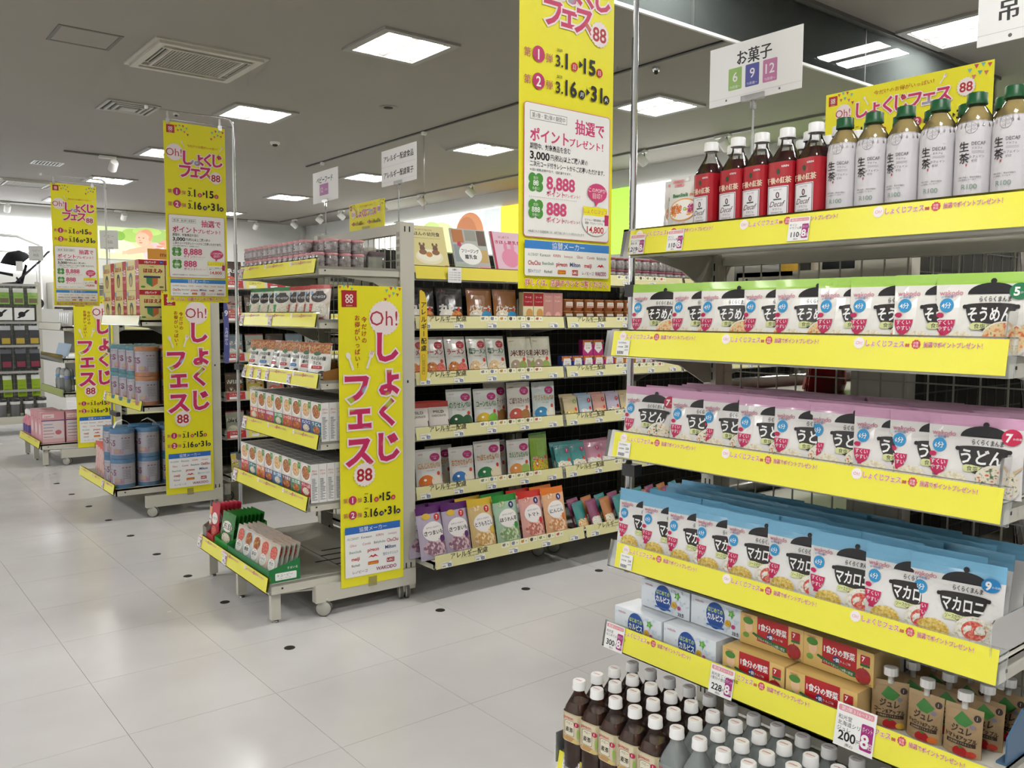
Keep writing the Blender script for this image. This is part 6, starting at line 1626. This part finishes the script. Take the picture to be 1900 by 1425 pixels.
# ================================================================== RUN BEHIND THE THIRD DISPLAY
G3 = 'shelf bays behind the third display'
SY = C('#D9CF7A', .4)
def bag_strip():
    p = Print()
    for i in range(6): p.rect(.01+.15*i, .004, .13, .05, C('#E9DF6A' if i % 2 else '#B8323A', .4)); p.t('ごはんパン', .075+.15*i, .04, .018, BLK if i % 2 else WHT); p.rect(.03+.15*i, .008, .05, .016, WHT)
    return p
BST = bag_strip()
for k in range(2):
    bay('shelf bay behind the third display, %s from the left' % ORD[k], 2.09+.921*k, 6.08, .91, [(1.505, .42), (1.285, .42), (1.02, .42), (.76, .42), (.50, .42)], -.5, H=1.62, deck=.2, back=SHADE_BACK, strip=(C('#D8D4C4', .4), BST), group=G3)
GEN = [snack(t_, b_, n_, c_, FOODS[f_], None, .13, .155, .035, ty=.6) for t_, b_, n_, c_, f_ in (('鉄火', '#4A3A36', '#2E2A28', '#F4F4F0', 'tomato'), ('苺', '#C8B4AE', '#3A3A36', '#B8242E', 'tomato'), ('昆布', '#8A9AA8', '#5A6A78', '#F4F4F0', 'rice'), ('胡麻', '#6A5A4A', '#4A3E34', '#F4F4F0', 'choco'), ('麺', '#B8BCAE', '#8A3A4A', '#3A3A36', 'noodle'), ('菜', '#D8C86A', '#3E6A9A', '#B8242E', 'veg'))]
for lvl, z in enumerate((1.475, 1.255, .99, .73, .47, .2)):
    for i in range(5):
        GEN[(lvl+i*2) % 6].place('food bag behind the third display, %s shelf from top, %s from left' % (ORD[lvl], ORD[i]), (2.18+.145*i, 5.72 if lvl < 5 else 5.64, z), .05, 'assorted bags behind the third display', lean=-.1)
p = Print(); pts = [(0.0, .02), (.010, 0), (.03, 0), (.036, .05), (.038, .2), (.034, .35), (.022, .40), (.004, .41)]
p.poly(pts, C('#5A5E9E', .4)); p.t('9', .02, .33, .05, WHT, b=.02); p.t('ヵ月頃から', .019, .18, .024, WHT, vert=True)
t = thing('blade_sign', 'narrow blue upright month blade sign beside the third display', 'sign', (2.066, 5.60, .955), 0)
part(t, 'blade', MB().prism(pts, 'y', 0, .002, C('#5A5E9E', .4))); part(t, 'lettering', p.mesh(flat_y(0, 0, 0)))

# added shelf runs, mostly hidden, that block bounce light and darken the right ceiling
def run_back(name, x0, y, n, face, group):
    for k in range(n):
        bay('%s, %s bay' % (name, ORD[k]), x0+.921*k, y, .91, [(1.45, .42), (1.2, .42), (.95, .42), (.7, .42), (.45, .42)], -.5, H=1.60, deck=.2, back=SHADE_BACK, mesh=False, strip=(STR, None), face=face, group=group)
run_back('far side of the allergy shelf run', 2.087, 3.83, 4, -1, 'far side of the allergy run')
run_back('far side of the continued nearest shelf run', 2.89, 1.09, 3, -1, 'nearest run beyond the first bay')
run_back('camera side of the continued nearest shelf run', 2.89, 1.02, 3, 1, 'nearest run beyond the first bay')
run_back('continued shelf run behind the third display', 2.09+.921*2, 6.08, 2, 1, 'third run continued')
run_back('far side of the third shelf run', 2.09, 6.16, 4, -1, 'far side of the third run')
run_back('shelf run behind the fourth display', 2.09, 8.5, 4, 1, 'fourth run')

# ================================================================== FOURTH END DISPLAY
E4 = Frame(2.0, 8.0, 0.0)
clr_strip = (clear('#E8E6D8', .5, .1), None)
e4, z4 = endcap('fourth end display with baby bottles and pink boxes on its base', E4, 1.6,
    [(1.20, -.43, dict(strip=(C('#DAD6C6', .35), None))), (.93, -.43, dict(strip=clr_strip)), (.64, -.43, dict(strip=(C('#A9B46A', .4), None)))], -.62, deck=.19, legs=True)
side_banner('side of the fourth end display', E4, -.325, .14)
def pink_box():
    w, d, h = .175, .15, .262
    m = MB().box(-w/2, w/2, -d/2, d/2, 0, h, C('#E0A0A8', .4)); p = Print()
    p.rect(-w*.46, h*.05, w*.92, h*.70, C('#E9D9DA', .4)); p.rect(-w*.5, h*.72, w, .008, C('#4A3A7A', .4)); p.rect(-w*.45, h*.82, w*.5, h*.12, C('#F0E0E0', .4)); p.t('pigeon', -w*.22, h*.88, .02, C('#C0283C', .45))
    for i in range(5): p.rect(-w*.42, h*(.2+.1*i), w*(.4+.06*(i % 2)), .006, C('#8A94B8' if i > 2 else '#B87A8A', .5))
    p.ell(w*.22, h*.35, .024, .02, C('#C8707A', .4)); p.rect(-w*.45, h*.06, w*.9, h*.1, C('#E4BEC0', .4))
    s = Print(); s.t('pigeon', d*.5, h*.8, .022, C('#C0283C', .45)); s.ell(d*.5, h*.45, .04, .05, C('#F0DADA', .4))
    return Model('detergent_box', 'box', [('carton', m), ('front_print', p.mesh(flat_y(0, -d/2, 0))), ('side_print', s.mesh(lambda a, b, e: (-w/2-e, d/2-a, b)))])
PB = pink_box()
for i, (x, y) in enumerate(((1.50, 8.11), (1.685, 8.11), (1.50, 8.27), (1.50, 8.43))): PB.place('pink detergent box on the fourth display base, %s' % ('nearest left', 'nearest right', 'second in depth', 'third in depth')[i], (x, y, .19), 0, 'pink boxes on the base')
PBT = Model('detergent_bottle', 'bottle', [('bottle', MB().lathe([(.035, 0, 3), (.04, .006, 3), (.04, .14, 3), (.02, .18, 2), (.018, .19, 2)], C('#D88A98', .35), n=16)), ('label', MB().lathe([(.0406, .04, 3), (.0406, .11, 3)], C('#5A4A8A', .4), n=16, capb=False, capt=False)), ('cap', MB().lathe([(.022, .19), (.022, .225), (.012, .235)], C('#F0EEEC', .4), n=14))])
for i in range(3): PBT.place('pink detergent bottle beside the pink boxes, %s from the camera' % ORD[i], (1.435, 8.56+.1*i, .19), FACE_X, 'pink bottles on the base')
def feeding_bottle(cap):
    return Model('feeding_bottle', 'baby bottle', [('bottle', MB().lathe([(.027, 0), (.03, .005), (.03, .09), (.026, .11), (.02, .118)], clear('#A8B0B0', .5, .1), n=16)), ('collar', MB().lathe([(.029, .116), (.029, .135), (.024, .14)], C(cap, .4), n=16)), ('dome_cap', MB().lathe([(.026, .138), (.026, .17), (.018, .19), (.006, .196)], clear('#D0D6D6', .55, .1), n=16))])
FB = [feeding_bottle('#4A9AC8'), feeding_bottle('#6A7AB8'), feeding_bottle('#D8D8D4')]
for i in range(5): FB[i % 3].place('clear baby bottle with %s collar on the fourth display, %s from the left' % (('blue', 'violet', 'white')[i % 3], ORD[i]), (1.64+.04*(i % 2), 8.45-.085*i, z4[2]), 0, 'baby bottles on the fourth display')
WPK = pouch_model('white_pack', 'pack', .085, .14, .03, FILM('#E6E6E2'), FILM('#D8D8D4'), .9, None, nx=6, nv=5)
for i in range(5): WPK.place('white film pack on the top shelf of the fourth display, %s from the left' % ORD[i], (1.66, 8.40-.08*i, z4[0]), FACE_X+.3, 'white packs on the fourth display', lean=-.1)
SPN = pouch_model('blister_pack', 'pack', .05, .13, .025, clear('#EEF2F4', .4, .08), C('#A8C0D8', .4), .12, None, nx=5, nv=5)
for i in range(6): SPN.place('clear blister pack with pale blue edge, %s from the left' % ORD[i], (1.62, 8.42-.07*i, z4[1]), FACE_X+.5, 'blister packs on the fourth display', lean=-.35)
for i, (c, y) in enumerate((('#3E8A8A', 8.12), ('#B8323A', 8.2), ('#7AA86A', 8.3))):
    t = thing('cup', '%s lidded cup at the back of the blister shelf' % ('teal', 'red', 'green')[i], 'cup', (1.80, y, z4[1]), 0, 'lidded cups on the fourth display')
    part(t, 'cup_body', MB().lathe([(.026, 0), (.033, .08), (.034, .085)], C(c, .4), n=16)); part(t, 'cup_lid', MB().lathe([(.036, .085), (.036, .1), (.02, .112), (.018, .125)], C(c, .35), n=16))
pq = Print(); pq.rect(0, 0, .15, .16, C('#E9E9E6', .5)); pq.t('ベビー', .075, .11, .03, C('#9A9A98', .5)); pq.t('用品', .075, .06, .03, C('#9A9A98', .5))
rod_sign('shelf_sign', 'small white card sign left of the baby photo', (2.0, 8.1, 1.84), pq, .15, .16, .24, ang=PI/3)
rod_sign('shelf_sign', 'distant white card sign between the stroller and the far banner', (1.9, 10.75, 1.86), pq, .15, .16, .24, ang=PI/3)

# ================================================================== FAR LEFT HANGING RACK
RX0, RX1, RYB = .75, 1.93, 10.75
t = thing('hanging_rack', 'far rack of hooks with green and dark hanging packs', 'display rack', (RX0, RYB, 0), 0)
Lr = RX1-RX0
for x in (0, Lr-.05): part(t, 'post', MB().box(x, x+.05, -.02, .03, .06, 1.62, CREAM))
part(t, 'wire_back', wire_panel(.05, Lr-.05, .15, 1.6, 0.0, s=.06, r=.0025, mat=C('#8A8A84', .5), along='x'))
part(t, 'back_panel', MB().box(.05, Lr-.05, .03, .036, .1, 1.6, C('#6A6A66', .6)))
part(t, 'base_shelf', MB().box(0, Lr, -.45, 0, .15, .19, CREAM).box(0, Lr, -.46, -.45, .12, .2, CREAM))
for x in (.08, Lr-.08): caster(t, x, -.36, .6); part(t, 'foot_beam', MB().box(x-.03, x+.03, -.45, 0, .075, .15, CREAM))
for z in (1.55, 1.15, .90, .62, .42):
    for i in range(8):
        part(t, 'hook', MB().tube([(.12+.135*i, -.002, z), (.12+.135*i, -.20, z), (.12+.135*i, -.225, z+.02)], .003, STEEL, 6))
    part(t, 'label_bar', MB().box(.06, Lr-.06, -.235, -.23, z+.02, z+.045, clear('#E4E4E0', .5, .1)))
def hang_pack(body, top, w, h, pic=None):
    m = MB().prism([(-w/2, -h), (w/2, -h), (w/2, -.035), (-w/2, -.035)], 'y', -.012, .0, C(body, .4, coat=.2)); m.prism([(-w/2, -.035), (w/2, -.035), (w/2, .012), (-w/2, .012)], 'y', -.003, .0, C(top, .45)); 
    q = Print(); q.rect(-w*.4, -h*.9, w*.8, h*.3, C(pic or '#D8D0B8', .4)); q.t('ベビー', 0, -h*.45, w*.22, C('#3A3A36', .5))
    return Model('hanging_pack', 'hanging pack', [('pack', m), ('front_print', q.mesh(flat_y(0, -.012, 0)))])
HP = [hang_pack('#7EA83E', '#D8DCD0', .10, .16, '#6A5A42'), hang_pack('#3E3E42', '#C8CCD0', .10, .20, '#B8A03A'), hang_pack('#2E2E34', '#6A7078', .10, .20, '#8A3A4A'), hang_pack('#9AB82E', '#E4E8E0', .085, .22, '#7A9A1E')]
for r, (z, m, dz) in enumerate(((1.55, 0, 0), (1.15, 1, 0), (.90, 2, 0), (.62, 3, 0))):
    for i in range(8):
        HP[m].place('%s pack on the far rack, %s row, %s from the right' % (('green', 'grey', 'black', 'lime green')[m], ORD[r], ORD[7-i]), (RX0+.12+.135*i, RYB-.19, z-.014), .12, 'packs on the far hanging rack', lean=-.08)
JUG = Model('thermos_mug', 'mug', [('mug', MB().lathe([(.045, 0), (.048, .006), (.048, .13)], C('#77777A', .35, m=.3), n=18)), ('rim', MB().lathe([(.0485, .13), (.049, .16)], C('#E4E4E2', .4), n=18, capb=False)), ('lid', MB().lathe([(.05, .16), (.05, .185), (.04, .195)], C('#2A2A2C', .4), n=18))])
for i in range(6): JUG.place('grey thermos mug with black lid on the far rack, %s from the right' % ORD[i], (1.84-.125*i, 10.42, .1905), 0, 'mugs on the far rack')
for i in range(2):
    q = Print(); q.rect(0, 0, .19, .13, C('#ECECEA', .5)); q.poly([(.02, .02), (.05, .02), (.15, .11), (.12, .11)], BLK); q.ell(.07, .06, .035, .03, BLK, 14)
    tt = thing('picture_card', 'white card with black tool drawing on the far rack, %s one' % ('left', 'right')[i], 'card', (1.42+.21*i, 10.50, 1.21), 0, 'picture cards on the far rack')
    part(tt, 'card', MB().box(0, .19, 0, .003, 0, .13, WHT)); part(tt, 'drawing', q.mesh(flat_y(0, 0, 0)))
# stroller standing on the far rack's neighbour plinth
t = thing('display_plinth', 'white display plinth carrying the stroller', 'plinth', (1.3, 12.0, 0), 0)
part(t, 'block', MB().box(0, 1.1, 0, 1.0, .08, 1.34, C('#E2E2DE', .5))); part(t, 'kick_base', MB().box(.04, 1.06, .04, .96, 0, .08, C('#8A8A86', .6)))
t = thing('stroller', 'black baby stroller with folded canopy on the far left', 'stroller', (2.0, 12.4, 1.34), PI*.95)
t.scale = (.75, .75, .75)
BKF = C('#15161C', .85, n=.2, ns=25); FRM = C('#2A2B30', .4)
cn = MB(); n, k = 10, 6
vs = []
for i in range(k+1):
    a = math.radians(8+i*22)
    for j in range(n+1):
        b = PI*j/n; sag = 1-.05*(i % 2)
        vs.append((.26*math.cos(a)*math.sin(b)*sag+.02, -.24*math.cos(b), .72+.26*math.sin(a)*math.sin(b)*sag))
cn.add(vs, [(i*(n+1)+j, i*(n+1)+j+1, (i+1)*(n+1)+j+1, (i+1)*(n+1)+j) for i in range(k) for j in range(n)], BKF, True)
part(t, 'canopy', cn)
part(t, 'seat', MB().prism([(-.12, .72), (-.08, .74), (.0, .45), (.26, .42), (.27, .38), (-.04, .40)], 'y', -.19, .19, BKF))
for s in (-1, 1):
    part(t, 'frame_rail', MB().tube([(-.42, s*.23, .95), (-.30, s*.23, .80), (.0, s*.23, .5), (.34, s*.22, .12)], .013, FRM, 8))
    part(t, 'frame_rail', MB().tube([(.05, s*.23, .52), (-.25, s*.23, .12)], .012, FRM, 8))
    for x in (.34, -.25):
        w = MB().lathe([(.05, -.012), (.085, -.012), (.09, -.006), (.09, .006), (.085, .012), (.05, .012)], C('#1C1C1E', .7), n=18)
        w2 = MB(); w2.add([(px+x, pz+s*.25, py+.09) for px, py, pz in w.v], w.f, w.mats[0], True)
        part(t, 'wheel', w2)
part(t, 'handle', MB().tube([(-.42, -.23, .95), (-.45, -.12, .97), (-.45, .12, .97), (-.42, .23, .95)], .014, FRM, 8))
part(t, 'bumper_bar', MB().tube([(.1, -.22, .56), (.3, -.16, .6), (.3, .16, .6), (.1, .22, .56)], .015, BKF, 8))
part(t, 'price_tag', MB().box(-.05, .05, .245, .248, .62, .78, WHT))
t = thing('tube_stand', 'white tube stand behind the stroller', 'display stand', (1.2, 13.1, 0), 0)
WF = C('#E8E8E6', .4)
part(t, 'post', MB().tube([(1.16, 0, 0), (1.16, 0, 2.2)], .02, WF, 8)); part(t, 'post', MB().tube([(0, 0, 0), (0, 0, 2.32)], .02, WF, 8))
part(t, 'top_bar', MB().tube([(0, 0, 2.32), (.9, 0, 2.30), (1.16, 0, 2.2)], .02, WF, 8)); part(t, 'cross_bar', MB().tube([(0, 0, 2.12), (1.16, 0, 2.08)], .012, WF, 8))
# wall fixtures closing the view at the far wall and along the right wall
GW = 'low wall shelves along the back'
for i, (x, w) in enumerate(((-2.5, 2.0), (-.4, 2.0), (3.0, 1.6), (4.7, 1.6), (6.3, 1.3))):
    t = thing('wall_shelf', 'grey wall shelf unit against the far wall, %s from the left' % ORD[i], 'shelf unit', (x, YF-.42, 0), 0, GW)
    part(t, 'carcass', MB().box(0, w, .38, .4, 0, 1.8, C('#8E8C86', .6)).box(0, .03, 0, .38, 0, 1.8, CREAMD).box(w-.03, w, 0, .38, 0, 1.8, CREAMD))
    for z in (.2, .6, 1.0, 1.4, 1.77): part(t, 'shelf', MB().box(.03, w-.03, 0, .38, z, z+.03, CREAM))

for i in range(6):
    y = 3.2+2.0*i
    t = thing('wall_shelf', 'grey wall shelf unit under the lit panels of the right wall, %s from the right' % ORD[i], 'shelf unit', (XR-.44, y, 0), 0, 'wall shelves along the right wall')
    part(t, 'carcass', MB().box(.40, .42, 0, 1.96, 0, 1.9, C('#6E6C66', .6)).box(0, .40, 0, .03, 0, 1.9, CREAMD).box(0, .40, 1.93, 1.96, 0, 1.9, CREAMD))
    for z in (.2, .6, 1.0, 1.4, 1.86): part(t, 'shelf', MB().box(0, .40, .03, 1.93, z, z+.03, CREAM))
    part(t, 'stock_block', MB().box(.08, .40, .05, 1.91, 1.43, 1.68, C('#7A5A58', .6, n=.5, ns=14)).box(.08, .40, .05, 1.91, 1.03, 1.28, C('#6A6A72', .6, n=.5, ns=14)), kind='stuff')
# ------------------------------------------------------------------ tidy up
bpy.data.objects.remove(_to)
bpy.data.scenes.remove(_ts)
